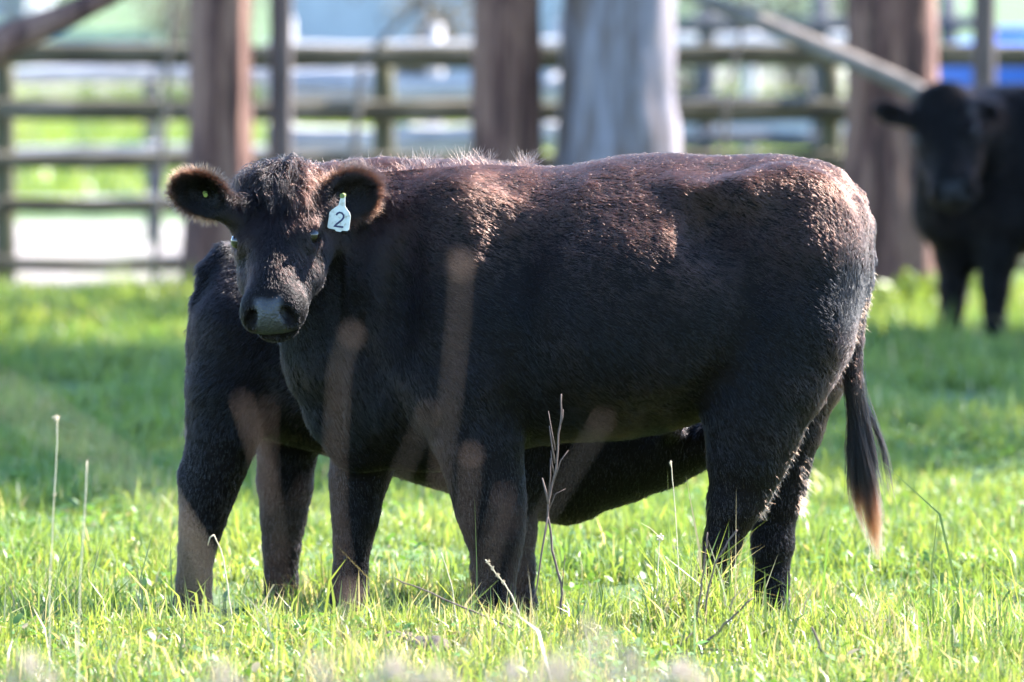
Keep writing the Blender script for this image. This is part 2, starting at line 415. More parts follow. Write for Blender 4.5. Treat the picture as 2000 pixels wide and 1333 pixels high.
# ------------------------------------------------------------------ animals: one continuous skin from a blended volume
class Volume:
    def __init__(s, lo, hi, h):
        s.lo = np.asarray(lo, float); s.h = h
        s.n = np.ceil((np.asarray(hi, float) - s.lo) / h).astype(int) + 1
        s.F = np.full(tuple(s.n), 0.4, np.float32)
        s.ax = [s.lo[i] + h * np.arange(s.n[i]) for i in range(3)]
    def sub(s, lo, hi):
        a = np.clip(np.floor((np.asarray(lo) - s.lo) / s.h).astype(int), 0, s.n - 1)
        b2 = np.clip(np.ceil((np.asarray(hi) - s.lo) / s.h).astype(int) + 1, 1, s.n)
        sl = tuple(slice(a[i], b2[i]) for i in range(3))
        X, Y, Z = np.meshgrid(s.ax[0][sl[0]], s.ax[1][sl[1]], s.ax[2][sl[2]], indexing='ij')
        return sl, np.stack([X, Y, Z], -1)
    def union(s, sl, d, k):
        f = s.F[sl]; hh = np.clip(k - np.abs(f - d), 0, None) / k
        s.F[sl] = np.minimum(f, d) - hh * hh * k * 0.25
    def carve(s, sl, d, k):
        f = s.F[sl]; hh = np.clip(k - np.abs(f + d), 0, None) / k
        s.F[sl] = np.maximum(f, -d) + hh * hh * k * 0.25
    def cone(s, a, b, ra, rb, k=0.05, ysc=1.0):
        a = np.asarray(a, float); b = np.asarray(b, float); m = max(ra, rb) * max(1, ysc) + k + 0.02
        sl, p = s.sub(np.minimum(a, b) - m, np.maximum(a, b) + m)
        sc = np.array([1, 1 / ysc, 1.0]); q = (p - a) * sc; ab = (b - a) * sc
        t = np.clip((q @ ab) / max(ab @ ab, 1e-9), 0, 1)
        d = np.linalg.norm(q - t[..., None] * ab, axis=-1) - (ra + (rb - ra) * t)
        s.union(sl, d, k)
    def chain(s, pts, k=0.05, ysc=1.0):
        for (a, ra), (b, rb) in zip(pts[:-1], pts[1:]): s.cone(a, b, ra, rb, k, ysc)
    def ell(s, c, r, axes=None, k=0.04, carve=False):
        c = np.asarray(c, float); r = np.asarray(r, float); axes = np.eye(3) if axes is None else np.asarray(axes)
        m = r.max() + k + 0.02
        sl, p = s.sub(c - m, c + m)
        q = (p - c) @ axes.T
        k0 = np.linalg.norm(q / r, axis=-1); k1 = np.linalg.norm(q / (r * r), axis=-1)
        d = np.where(k1 > 1e-6, k0 * (k0 - 1) / np.maximum(k1, 1e-6), -r.min())
        (s.carve if carve else s.union)(sl, d, k)
    def loft(s, X, top, bot, hd, yc, k=0.06, p=2.3, mid=0.45):
        X = np.asarray(X, float)
        lo = np.array([X[0] - 0.03, min(yc) - max(hd) - 0.15, min(bot) - 0.15]); hi = np.array([X[-1] + 0.03, max(yc) + max(hd) + 0.15, max(top) + 0.15])
        sl, q = s.sub(lo, hi)
        xs_ = s.ax[0][sl[0]]
        def sm(v):
            xf = np.linspace(X[0], X[-1], 400); vf = np.interp(xf, X, v); ker = np.hanning(31); ker /= ker.sum()
            vf2 = np.convolve(np.pad(vf, 15, 'edge'), ker, 'valid')
            return np.interp(xs_, xf, vf2)[:, None, None]
        T, B, H, C = sm(top), sm(bot), np.maximum(sm(hd), 0.01), sm(yc)
        zc = B + (T - B) * mid
        dz = q[..., 2] - zc; hz = np.where(dz > 0, T - zc, zc - B)
        e = ((np.abs(dz) / hz) ** p + (np.abs(q[..., 1] - C) / H) ** p) ** (1 / p)
        d = (e - 1) * np.minimum(np.minimum(T - zc, zc - B), H) * 0.9
        d = np.maximum(d, np.maximum(X[0] - q[..., 0], q[..., 0] - X[-1]))
        s.union(sl, d, k)
    def mesh(s):
        F = s.F; neg = F < 0
        c = neg[:-1, :-1, :-1].astype(np.int8)
        for dx in (0, 1):
            for dy in (0, 1):
                for dz in (0, 1):
                    if dx + dy + dz: c = c + neg[dx:F.shape[0] - 1 + dx, dy:F.shape[1] - 1 + dy, dz:F.shape[2] - 1 + dz]
        ci = np.argwhere((c > 0) & (c < 8))
        idx = np.full(c.shape, -1, np.int64); idx[tuple(ci.T)] = np.arange(len(ci))
        acc = np.zeros((len(ci), 3)); cnt = np.zeros(len(ci))
        corners = [(a, b, d) for a in (0, 1) for b in (0, 1) for d in (0, 1)]
        for a in corners:
            for ax in range(3):
                if a[ax] == 0:
                    b = list(a); b[ax] = 1
                    fa = F[tuple((ci + np.array(a)).T)]; fb = F[tuple((ci + np.array(b)).T)]
                    x = (fa < 0) != (fb < 0)
                    t = np.where(x, fa / np.where(np.abs(fa - fb) < 1e-9, 1, fa - fb), 0)
                    pt = np.tile(np.array(a, float), (len(ci), 1)); pt[:, ax] = t
                    acc += pt * x[:, None]; cnt += x
        V = s.lo + s.h * (ci + acc / np.maximum(cnt, 1)[:, None])
        Q = []
        for ax in range(3):
            o = [u for u in range(3) if u != ax]
            A = np.take(neg, range(neg.shape[ax] - 1), ax); B = np.take(neg, range(1, neg.shape[ax]), ax)
            e = np.argwhere(A != B)
            ok = (e[:, o[0]] > 0) & (e[:, o[1]] > 0) & (e[:, o[0]] < c.shape[o[0]]) & (e[:, o[1]] < c.shape[o[1]])
            e = e[ok]
            def cell(d0, d1):
                q = e.copy(); q[:, o[0]] += d0; q[:, o[1]] += d1
                return idx[tuple(q.T)]
            q4 = np.stack([cell(-1, -1), cell(0, -1), cell(0, 0), cell(-1, 0)], -1)
            flip = A[tuple(e.T)] if ax != 1 else ~A[tuple(e.T)]
            q4[~flip] = q4[~flip][:, ::-1]
            Q.append(q4[(q4 >= 0).all(1)])
        Q = np.concatenate(Q, 0)
        lab = np.arange(len(V))
        e = np.concatenate([Q[:, [0, 1]], Q[:, [1, 2]], Q[:, [2, 3]], Q[:, [3, 0]]], 0)
        while True:
            m_ = lab.copy()
            np.minimum.at(m_, e[:, 0], lab[e[:, 1]]); np.minimum.at(m_, e[:, 1], lab[e[:, 0]])
            m_ = m_[m_]
            if (m_ == lab).all(): break
            lab = m_
        u, c2 = np.unique(lab, return_counts=True); keep = lab == u[c2.argmax()]
        remap = np.cumsum(keep) - 1
        return V[keep], remap[Q[keep[Q[:, 0]]]]

def relax(V, Q, it=2, w=0.5):
    e = np.concatenate([Q[:, [0, 1]], Q[:, [1, 2]], Q[:, [2, 3]], Q[:, [3, 0]]], 0)
    for _ in range(it):
        acc = np.zeros_like(V); cnt = np.zeros(len(V))
        for a, b in ((0, 1), (1, 0)):
            for k in range(3): acc[:, k] += np.bincount(e[:, a], V[e[:, b], k], len(V))
            cnt += np.bincount(e[:, a], minlength=len(V))
        V = V * (1 - w) + w * acc / np.maximum(cnt, 1)[:, None]
    return V

def vnormals(V, Q):
    n_ = np.cross(V[Q[:, 2]] - V[Q[:, 0]], V[Q[:, 3]] - V[Q[:, 1]])
    N = np.zeros_like(V)
    for j in range(4):
        for k in range(3): N[:, k] += np.bincount(Q[:, j], n_[:, k], len(V))
    return norm(N)

class HeadFrame:
    """local head axes: f from the poll down to the muzzle, w to the animal's own left side, u out of the forehead"""
    def __init__(s, poll, muzzle, turn, scale=1.0):
        s.o = np.asarray(poll); s.L = np.linalg.norm(muzzle - poll)
        s.f = norm(muzzle - poll)
        u = np.array([0, -1.0, 0]); u = norm(u - s.f * (u @ s.f)); w = np.cross(u, s.f)
        if w[0] < 0: w = -w
        a = math.radians(turn)
        s.u = u * math.cos(a) - w * math.sin(a); s.w = w * math.cos(a) + u * math.sin(a)
        s.k = s.L / 0.53 * scale; s.ws = 1.11
        s.axes = np.stack([s.f, s.w, s.u])
    def __call__(s, f, w, u): return s.o + s.k * (f * s.f + w * s.ws * s.w + u * s.u)

def add_head(v, H):
    K = H.k
    E = lambda c, r, k=0.03, carve=False, axes=None: v.ell(H(*c), np.array(r) * K * (np.array([1, H.ws, 1]) if not carve else 1), H.axes if axes is None else axes, k * K, carve)
    Cn = lambda a, b, ra, rb, k=0.04: v.cone(H(*a), H(*b), ra * K, rb * K, k * K)
    E((0.085, 0, -0.105), (0.115, 0.112, 0.10), 0.05)
    E((0.0, 0, -0.075), (0.055, 0.075, 0.065), 0.06)
    for s in (-1, 1):
        Cn((0.03, 0.05 * s, -0.075), (0.20, 0.055 * s, -0.058), 0.06, 0.052, 0.03)
        E((0.195, 0.094 * s, -0.070), (0.050, 0.030, 0.045), 0.035)
        E((0.180, 0.101 * s, -0.045), (0.034, 0.022, 0.022), 0.02)
        Cn((0.15, 0.070 * s, -0.165), (0.29, 0.062 * s, -0.14), 0.086, 0.066, 0.05)
        Cn((0.29, 0.056 * s, -0.14), (0.43, 0.040 * s, -0.11), 0.06, 0.046, 0.04)
        E((0.455, 0.052 * s, -0.066), (0.062, 0.043, 0.060), 0.03)
    Cn((0.16, 0, -0.066), (0.42, 0, -0.056), 0.066, 0.054, 0.05)
    Cn((0.30, 0, -0.085), (0.44, 0, -0.085), 0.072, 0.072, 0.05)
    E((0.485, 0, -0.065), (0.042, 0.075, 0.060), 0.03)
    Cn((0.18, 0, -0.20), (0.45, 0, -0.145), 0.06, 0.044, 0.05)
    E((0.485, 0, -0.135), (0.042, 0.058, 0.034), 0.022)
    E((0.525, 0, -0.112), (0.035, 0.085, 0.007), 0.012, True)              # mouth
    for s in (-1, 1):
        ax = np.stack([norm(H.f * 0.75 + H.w * 0.35 * s + H.u * -0.2), H.w, H.u]); ax[1] = norm(np.cross(ax[2], ax[0])); ax[2] = np.cross(ax[0], ax[1])
        E((0.500, 0.049 * s, -0.028), (0.032, 0.019, 0.024), 0.008, True, ax)      # nostril
        E((0.512, 0.064 * s, -0.046), (0.022, 0.011, 0.013), 0.008, True, ax)
        E((0.205, 0.121 * s, -0.050), (0.025, 0.022, 0.018), 0.010, True)   # eye socket

def add_ear(v, base, tip, width, face, cup=True):
    base = np.asarray(base); tip = np.asarray(tip)
    a = norm(tip - base); L = np.linalg.norm(tip - base)
    n_ = norm(face - a * (np.asarray(face) @ a)); b2 = np.cross(n_, a)
    c = base + a * L * 0.56
    v.cone(base - a * 0.02, base + a * L * 0.4, width * 0.42, width * 0.36, 0.03)
    v.ell(c, (L * 0.50, width * 0.56, width * 0.34), np.stack([a, b2, n_]), 0.025)
    if cup: v.ell(c + n_ * width * 0.36 + a * L * 0.02, (L * 0.36, width * 0.37, width * 0.42), np.stack([a, b2, n_]), 0.012, True)
    return dict(a=a, n=n_, b=b2, c=c, L=L, W=width)

def make_coat(name, V, Q, N, count, flow, length, parent, origin, seed, dens=None, radius=0.00075, brown_tint=None, npt=5, curl=0.12, clump=0.35, lift=0.45, rough=None):
    r = np.random.default_rng(seed)
    T = np.concatenate([Q[:, [0, 1, 2]], Q[:, [0, 2, 3]]], 0)
    A = V[T[:, 0]]; B = V[T[:, 1]]; C = V[T[:, 2]]
    ar = np.linalg.norm(np.cross(B - A, C - A), axis=1)
    if dens is not None: ar = ar * dens(V, N)[T].mean(1)
    ti = r.choice(len(T), count, p=ar / ar.sum())
    a = r.uniform(0, 1, count); b = r.uniform(0, 1, count); sw = a + b > 1; a[sw] = 1 - a[sw]; b[sw] = 1 - b[sw]
    w = np.stack([1 - a - b, a, b], -1)[..., None]
    R = (V[T[ti]] * w).sum(1); n_ = norm((N[T[ti]] * w).sum(1))
    fl = flow(R, n_)
    rg = np.ones(count) if rough is None else rough(R, n_)
    clump = clump * rg[:, None]
    fl = fl + clump * vnoise3(R * 26, seed) + 0.6 * clump * vnoise3(R * 70, seed + 50) + r.normal(0, 0.14, R.shape) * rg[:, None]
    fl = norm(fl - n_ * (fl * n_).sum(-1, keepdims=True))
    Ln = length(R, n_) * r.uniform(0.55, 1.25, count) * (1 + 0.25 * vnoise(R * 20, seed + 3))
    lf = lift * (rg * r.uniform(0.5, 1.5, count))[:, None]
    stray = r.uniform(0, 1, count) < 0.05
    lf[stray] *= 2.8; Ln[stray] *= 1.25
    t = np.linspace(0, 1, npt)[None, :, None]
    d = norm(fl + n_ * lf)
    wob = vnoise3(R * 45, seed + 90)
    pts = R[:, None, :] - n_[:, None, :] * 0.002 + Ln[:, None, None] * (d[:, None, :] * t - n_[:, None, :] * (lf * 0.45)[:, None, :] * t * t + curl * wob[:, None, :] * np.sin(t * 3.0))
    rad = radius * r.uniform(0.7, 1.3, count)[:, None] * np.array([1.0, 1.0, 0.85, 0.55, 0.12])[None, :] if npt == 5 else radius * np.linspace(1, 0.2, npt)[None, :] * np.ones((count, 1))
    return curves_obj(name, pts, rad, M['coat'], parent, origin, None if brown_tint is None else brown_tint(R, n_))

def curves_obj(name, pts, rad, material, parent, origin, brown_tint=None):
    c, k, _ = pts.shape
    cu = bpy.data.hair_curves.new(name)
    cu.add_curves([k] * c)
    cu.position_data.foreach_set('vector', (pts - np.asarray(origin)).astype(np.float32).ravel())
    ra = cu.attributes.get('radius') or cu.attributes.new('radius', 'FLOAT', 'POINT')
    ra.data.foreach_set('value', np.broadcast_to(rad, (c, k)).astype(np.float32).ravel())
    if brown_tint is not None:
        at = cu.attributes.new('brown_tint', 'FLOAT', 'CURVE' if np.ndim(brown_tint) == 1 else 'POINT'); brown_tint = np.asarray(brown_tint, np.float32).ravel(); at.data.foreach_set('value', np.asarray(brown_tint, np.float32))
    cu.materials.append(material)
    o = bpy.data.objects.new(name, cu); COL.objects.link(o)
    if parent is not None: o.parent = parent
    else: o.location = origin
    o['kind'] = 'stuff'
    return o

def eyeball(parent, origin, c, r, axes):
    V = []; F = []
    ns, nr = 14, 9
    for i in range(nr + 1):
        th = math.pi * i / nr
        for j in range(ns):
            ph = 2 * math.pi * j / ns
            V.append(np.asarray(c) + r * (math.cos(th) * axes[1] + math.sin(th) * (math.cos(ph) * axes[0] + math.sin(ph) * axes[2])))
    for i in range(nr):
        for j in range(ns):
            F.append((i * ns + j, i * ns + (j + 1) % ns, (i + 1) * ns + (j + 1) % ns, (i + 1) * ns + j))
    return link_mesh('eye', V, F, M['eye'], parent, origin)

# ---------------------------------------------- the cow in the middle (standing side on, head turned to the camera)
YC = 24.0
def Q4(px, py, dy=0.0, r=0): return (P(px, py, YC + dy), r / S(YC))
def build_cow():
    v = Volume((-1.12, 23.0, -0.14), (1.12, 24.55, 1.40), 0.0095)
    tab = [(700, 370, 790, .17), (760, 348, 850, .225), (830, 336, 900, .262), (900, 328, 912, .275), (960, 322, 900, .29), (1020, 326, 876, .315), (1080, 326, 866, .34), (1140, 315, 862, .36),
           (1220, 306, 858, .375), (1320, 302, 840, .365), (1400, 304, 812, .32), (1470, 302, 790, .29), (1540, 306, 765, .27), (1590, 311, 740, .245), (1630, 326, 705, .215), (1665, 356, 650, .17), (1688, 400, 590, .11), (1699, 440, 530, .05)]
    X = [P(a[0], 600, YC)[0] for a in tab]
    v.loft(X, [P(a[0], a[1], YC)[2] for a in tab], [P(a[0], a[2], YC)[2] for a in tab], [a[3] for a in tab], [YC] * len(tab), 0.06, 2.15, 0.46)
    # neck swinging towards the camera, dewlap and brisket
    v.chain([Q4(860, 535, 0.0, 180), Q4(740, 505, 0.0, 148), Q4(650, 455, -.04, 108), Q4(590, 428, -.12, 80)], 0.10, 1.0)
    v.chain([Q4(860, 424, 0, 80), Q4(760, 424, 0.0, 74), Q4(645, 412, -.06, 64)], 0.08, 0.8)
    v.chain([Q4(840, 780, 0, 125), Q4(740, 760, -.04, 110), Q4(655, 690, -.08, 82), Q4(610, 590, -.12, 70)], 0.08, 0.75)
    v.chain([Q4(800, 850, 0, 62), Q4(700, 855, -.02, 60), Q4(650, 800, -.04, 50), Q4(610, 730, -.06, 40), Q4(592, 650, -.10, 36)], 0.05, 0.7)
    # shoulder blade, ribs, hook bone, loin
    v.ell(P(885, 540, YC - .19), (0.18, 0.075, 0.25), None, 0.12)
    v.ell(P(880, 690, YC - .23), (0.13, 0.085, 0.16), None, 0.09)
    v.ell(P(890, 440, YC - .13), (0.06, 0.05, 0.12), None, 0.09)
    v.ell(P(1442, 385, YC - .245), (0.058, 0.045, 0.05), None, 0.06)
    v.ell(P(1668, 430, YC - .10), (0.035, 0.045, 0.05), None, 0.05)
    v.ell(P(1530, 405, YC - .285), (0.05, 0.05, 0.05), None, 0.08, True)
    v.ell(P(1390, 372, YC - .21), (0.12, 0.05, 0.03), None, 0.06)
    v.ell(P(1560, 420, YC - .20), (0.14, 0.06, 0.12), None, 0.09)
    v.ell(P(1392, 450, YC - .365), (0.070, 0.105, 0.090), None, 0.09, True)
    v.ell(P(1000, 440, YC - .345), (0.05, 0.065, 0.15), None, 0.10, True)
    v.ell(P(780, 560, YC - .275), (0.035, 0.05, 0.17), None, 0.08, True)
    v.ell(P(1240, 620, YC - .30), (0.26, 0.10, 0.20), None, 0.10)
    for s in (1.0,):
        v.chain([Q4(1560, 500, -.13, 125), Q4(1532, 640, -.15, 126), Q4(1506, 740, -.17, 103), Q4(1478, 830, -.18, 80), Q4(1456, 905, -.18, 64), Q4(1434, 985, -.18, 47), Q4(1410, 1060, -.18, 31), Q4(1396, 1120, -.18, 26), Q4(1392, 1190, -.18, 30), Q4(1384, 1230, -.18, 30)], 0.045, 0.95)
        v.chain([Q4(1520, 880, -.18, 22), Q4(1476, 968, -.18, 21)], 0.04)
        v.chain([Q4(1462, 700, -.19, 80), Q4(1452, 800, -.20, 66), Q4(1450, 880, -.19, 55)], 0.06)
        v.chain([Q4(1392, 1215, -.18, 32), Q4(1376, 1272, -.19, 38)], 0.02)
    v.chain([Q4(1570, 560, .13, 120), Q4(1545, 720, .16, 100), Q4(1532, 830, .17, 72), Q4(1524, 905, .17, 52), Q4(1516, 975, .17, 43), Q4(1509, 1060, .17, 37), Q4(1507, 1130, .17, 29), Q4(1505, 1190, .17, 31), Q4(1500, 1230, .17, 31)], 0.045, 0.95)
    v.chain([Q4(1550, 860, .17, 20), Q4(1547, 952, .17, 21)], 0.04)
    v.chain([Q4(1502, 1215, .17, 32), Q4(1488, 1270, .17, 38)], 0.02)
    # fore legs
    v.chain([Q4(905, 760, -.20, 100), Q4(935, 870, -.20, 76), Q4(950, 940, -.20, 66), Q4(960, 1000, -.20, 60), Q4(968, 1055, -.20, 47), Q4(970, 1105, -.20, 33), Q4(968, 1160, -.20, 30), Q4(966, 1210, -.20, 33)], 0.05, 0.95)
    v.chain([Q4(966, 1205, -.20, 34), Q4(952, 1270, -.21, 40)], 0.02)
    v.chain([Q4(760, 800, .10, 90), Q4(712, 890, .10, 58), Q4(698, 950, .10, 48), Q4(694, 1010, .10, 39), Q4(688, 1065, .10, 29), Q4(684, 1120, .10, 27), Q4(680, 1170, .10, 31), Q4(676, 1215, .10, 33)], 0.05, 0.95)
    v.chain([Q4(678, 1205, .10, 34), Q4(664, 1270, .09, 40)], 0.02)
    v.ell(P(1465, 845, YC + .02), (0.10, 0.11, 0.07), None, 0.05)         # udder
    # tail root and tail
    v.chain([Q4(1600, 352, 0, 26), Q4(1662, 392, 0, 24), Q4(1688, 440, 0, 17), Q4(1692, 500, 0.0, 13), Q4(1682, 580, -.01, 11.5), Q4(1670, 660, -.01, 11), Q4(1667, 740, -.01, 10), Q4(1672, 840, -.01, 7)], 0.02)
    H = HeadFrame(P(536, 336, YC - .26), P(521, 626, YC - .51), 14)
    add_head(v, H)
    v.cone(H(0.06, 0, -0.16), P(640, 440, YC - .04), 0.11, 0.14, 0.06)
    eR = add_ear(v, P(622, 408, YC - .27), P(730, 362, YC - .22), 0.116, np.array([-0.12, -1, -0.22]))
    eL = add_ear(v, P(446, 404, YC - .30), P(348, 358, YC - .34), 0.102, np.array([0.0, -1, -0.30]))
    V, Q = v.mesh(); V = relax(V, Q, 2, 0.4)
    N = vnormals(V, Q)
    # broad muscle and skin unevenness
    body = 1 - np.exp(-((np.linalg.norm(V - H(0.25, 0, -0.1), axis=1) / 0.33) ** 4))
    amp = body * sstep(0.45, 0.7, V[:, 2])
    V = V + N * (amp * (0.012 * vnoise(V * np.array([5.5, 5, 2.6]), 31) + 0.004 * vnoise(V * np.array([11, 9, 4.0]), 32)))[:, None]
    N = vnormals(V, Q)
    L = (V - H.o) @ H.axes.T / H.k / np.array([1, H.ws, 1])
    nose = sstep(0.446, 0.474, L[:, 0] + 0.016 * (L[:, 1] / 0.045) ** 2 + 0.006 * vnoise(V * 90, 3)) * sstep(0.016, 0.0, np.abs(L[:, 1]) - (0.030 + 0.45 * np.clip(-L[:, 2] - 0.045, 0, 0.06))) * sstep(-0.112, -0.100, L[:, 2])
    origin = np.array([P(1130, 600, YC)[0], YC, -0.10])
    o = link_mesh('cow', V, Q, M['hide'], None, origin, True, {'nose': nose})
    return o, V, Q, N, H, eL, eR, nose, origin

cow, CV, CQ, CN, CH, EL, ER, CNOSE, CORG = build_cow()
tag(cow, 'large black brown cow in the middle looking at the camera, wearing tag 2', 'cow', 'black cattle')
for s in (-1, 1):
    eyeball(cow, CORG, CH(0.208, 0.1040 * s, -0.052), 0.0240, np.stack([CH.f, CH.w, CH.u]))

def ear_mask(R, e):
    q = R - e['c']
    return np.exp(-(np.clip(np.linalg.norm(q / (e['L'] * 0.62), axis=-1), 0, 9) ** 6))

def cow_flow(R, n_):
    L = (R - CH.o) @ CH.axes.T / CH.k / np.array([1, CH.ws, 1])
    fl = np.tile(np.array([1.0, 0, -0.55]), (len(R), 1))
    fl[:, 2] -= 0.9 * sstep(0.95, 0.55, R[:, 2])
    rump = sstep(0.75, 0.98, R[:, 0])
    fl = fl * (1 - rump[:, None]) + rump[:, None] * (np.array([0.40, 0, -0.8]) + np.array([0, 0.6, 0]) * np.tanh((R[:, 1:2] - YC) / 0.06) + 0.45 * vnoise3(R * 9, 88))
    legs = sstep(0.52, 0.40, R[:, 2])
    fl = fl * (1 - legs[:, None]) + legs[:, None] * np.array([0.12, 0, -1.0])
    neck = sstep(-0.15, -0.5, R[:, 0])[:, None] * (1 - legs[:, None])
    fl = fl * (1 - neck) + neck * np.array([0.45, 0.0, -0.9])
    head = np.exp(-((np.linalg.norm(R - CH(0.25, 0, -0.1), axis=1) / (0.36 * CH.k)) ** 8))[:, None]
    hf = CH.f[None, :] * (0.75 + 0 * L[:, :1]) + CH.w[None, :] * np.sign(L[:, 1:2]) * np.minimum(np.abs(L[:, 1:2]) / 0.06, 1) * 0.75 - CH.u[None, :] * 0.25
    low = sstep(0.13, 0.2, L[:, 0])[:, None]
    fl = fl * (1 - head) + head * (hf * (0.6 + 0.4 * low) + CH.f[None, :] * 0.35)
    for e in (EL, ER):
        m_ = ear_mask(R, e)[:, None]
        q = R - e['c']; out = norm(q - e['n'] * (q @ e['n'])[:, None])
        fl = fl * (1 - m_) + m_ * (out * 0.8 + e['a'] * 0.7)
    return fl

def cow_len(R, n_):
    L = (R - CH.o) @ CH.axes.T / CH.k / np.array([1, CH.ws, 1])
    ln = np.full(len(R), 0.024)
    ln = ln + 0.010 * sstep(-0.1, -0.45, R[:, 0]) * sstep(0.5, 0.6, R[:, 2])
    ln = ln + 0.012 * sstep(0.8, 0.95, R[:, 0]) * sstep(0.5, 0.75, R[:, 2]) * sstep(1.15, 0.9, R[:, 2])
    ln = np.where(R[:, 2] < 0.5, 0.017, ln)
    tl = (R[:, 0] > 0.94) & (R[:, 2] < 0.95)
    ln = np.where(tl, 0.030, ln)
    head = np.exp(-((np.linalg.norm(R - CH(0.25, 0, -0.1), axis=1) / (0.34 * CH.k)) ** 8))
    face = 0.019 + 0.010 * sstep(0.30, 0.10, L[:, 0]) - 0.011 * sstep(0.36, 0.44, L[:, 0])
    face = face - 0.006 * np.exp(-((np.abs(L[:, 1]) - 0.105) ** 2 + (L[:, 0] - 0.206) ** 2) / 0.0011)
    ln = ln * (1 - head) + head * face
    for e in (EL, ER):
        m_ = ear_mask(R, e); ln = ln * (1 - m_) + m_ * 0.022
    return ln

def cow_dens(V, N_):
    L = (V - CH.o) @ CH.axes.T / CH.k / np.array([1, CH.ws, 1])
    view = np.where(N_[:, 1] > 0.35, 0.25, 1.0)
    up = 1 + 1.3 * sstep(0.95, 1.2, V[:, 2])
    d = view * up
    nose = np.interp(np.arange(len(V)), np.arange(len(V)), CNOSE)
    d = d * (1 - nose)
    for s in (-1, 1):
        d = d * (1 - 0.98 * (np.linalg.norm(L - np.array([0.207, 0.118 * s, -0.047]), axis=1) < 0.024))
        d = d * (1 - 0.95 * (np.linalg.norm(L - np.array([0.502, 0.05 * s, -0.03]), axis=1) < 0.026))
    head = np.exp(-((np.linalg.norm(V - CH(0.25, 0, -0.1), axis=1) / (0.36 * CH.k)) ** 8))
    d = d * (1 + 1.6 * head * (1 - nose))
    for e in (EL, ER): d = d * (1 + 1.2 * ear_mask(V, e))
    return d

def cow_lit_brown(R, n_):  # part sun bleaching, part sunlit brown painted on the back, shaded flank kept black
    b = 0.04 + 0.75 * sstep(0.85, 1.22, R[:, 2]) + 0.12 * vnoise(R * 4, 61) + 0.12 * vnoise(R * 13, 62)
    b = b + 0.45 * sstep(0.80, 0.95, R[:, 0]) * sstep(0.95, 0.6, R[:, 2]) - 0.35 * sstep(0.7, 0.95, R[:, 0]) * sstep(0.8, 1.0, R[:, 2])  # lit rear of the thighs painted browner, bright rump toned down
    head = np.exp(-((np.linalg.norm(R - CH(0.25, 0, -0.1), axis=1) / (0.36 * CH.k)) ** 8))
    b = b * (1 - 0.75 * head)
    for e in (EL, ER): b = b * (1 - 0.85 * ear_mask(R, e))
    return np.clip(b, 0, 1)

make_coat('coat', CV, CQ, CN, 380000, cow_flow, cow_len, cow, CORG, 101, cow_dens, 0.00052, cow_lit_brown, clump=0.12, lift=0.30, curl=0.08, rough=lambda R, n_: 1 + 0.3 * sstep(1.0, 1.15, R[:, 2]) + 0.7 * sstep(0.6, 0.9, R[:, 0]) * sstep(0.55, 0.7, R[:, 2]))

def poll_tuft():
    r = np.random.default_rng(77)
    L = (CV - CH.o) @ CH.axes.T / CH.k / np.array([1, CH.ws, 1])
    cand = np.where((L[:, 0] > -0.075) & (L[:, 0] < 0.105) & (np.abs(L[:, 1]) < 0.085) & (L[:, 2] > -0.10))[0]
    n_ = 9500
    vi = cand[r.integers(0, len(cand), n_)]; R = CV[vi] + r.normal(0, 0.004, (n_, 3)); nn_ = CN[vi]; Lr = L[vi]
    wh = np.array([-0.015, 0.006])
    rd = Lr[:, :2] - wh; rl = np.maximum(np.linalg.norm(rd, axis=1, keepdims=True), 0.015); rd = rd / rl
    d = CH.f[None, :] * (rd[:, :1] * 0.7 + 0.45) + CH.w[None, :] * rd[:, 1:] * 0.9
    d = d - nn_ * (d * nn_).sum(1, keepdims=True)
    d = norm(norm(d) + nn_ * r.uniform(0.35, 1.0, n_)[:, None] + 0.55 * vnoise3(R * 55, 5) + 0.12 * r.normal(0, 1, (n_, 3)))
    Ln = r.uniform(0.026, 0.072, n_) * (1.15 - 3.5 * np.clip(Lr[:, 0], 0, 0.1))
    t = np.linspace(0, 1, 7)[None, :, None]
    cl = vnoise3(R * 48, 15); cl2 = vnoise3(R * 95, 17)
    pts = R[:, None, :] + Ln[:, None, None] * (d[:, None, :] * t + (CH.f * 0.35 - nn_ * 0.35)[:, None, :] * t * t + 0.30 * cl[:, None, :] * np.sin(t * 4.2) + 0.20 * cl2[:, None, :] * np.sin(t * 6.5))
    rad = 0.0006 * r.uniform(0.7, 1.3, n_)[:, None] * np.linspace(1, 0.25, 7)[None, :]
    b = np.clip(0.10 + 0.5 * (Lr[:, 1] > 0.045) + r.normal(0, 0.1, n_), 0, 1)
    o = curves_obj('poll_tuft', pts, rad, M['coat'], cow, CORG, b)
    # stray mane hairs along the crest of the neck and withers, and round the ears
    ns = 1500
    px = r.uniform(600, 1040, ns); R = np.stack([P(a, np.interp(a, [600, 750, 870, 940, 1040], [344, 332, 322, 317, 322]) + 4, YC - .1 + b) for a, b in zip(px, r.normal(0, 0.05, ns))])
    d = norm(np.stack([r.normal(0.3, 0.6, ns), r.normal(0, 0.4, ns), 0.55 + 0.4 * r.uniform(0, 1, ns)], -1))
    Ln = r.uniform(0.012, 0.045, ns) * (0.45 + 0.9 * (vnoise(np.stack([px / 38, 0 * px, 0 * px], -1), 4) > 0.1))
    pts = R[:, None, :] + Ln[:, None, None] * (d[:, None, :] * t + 0.35 * vnoise3(R * 40, 8)[:, None, :] * t * t)
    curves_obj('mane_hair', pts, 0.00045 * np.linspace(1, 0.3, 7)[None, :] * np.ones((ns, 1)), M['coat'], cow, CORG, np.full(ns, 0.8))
poll_tuft()

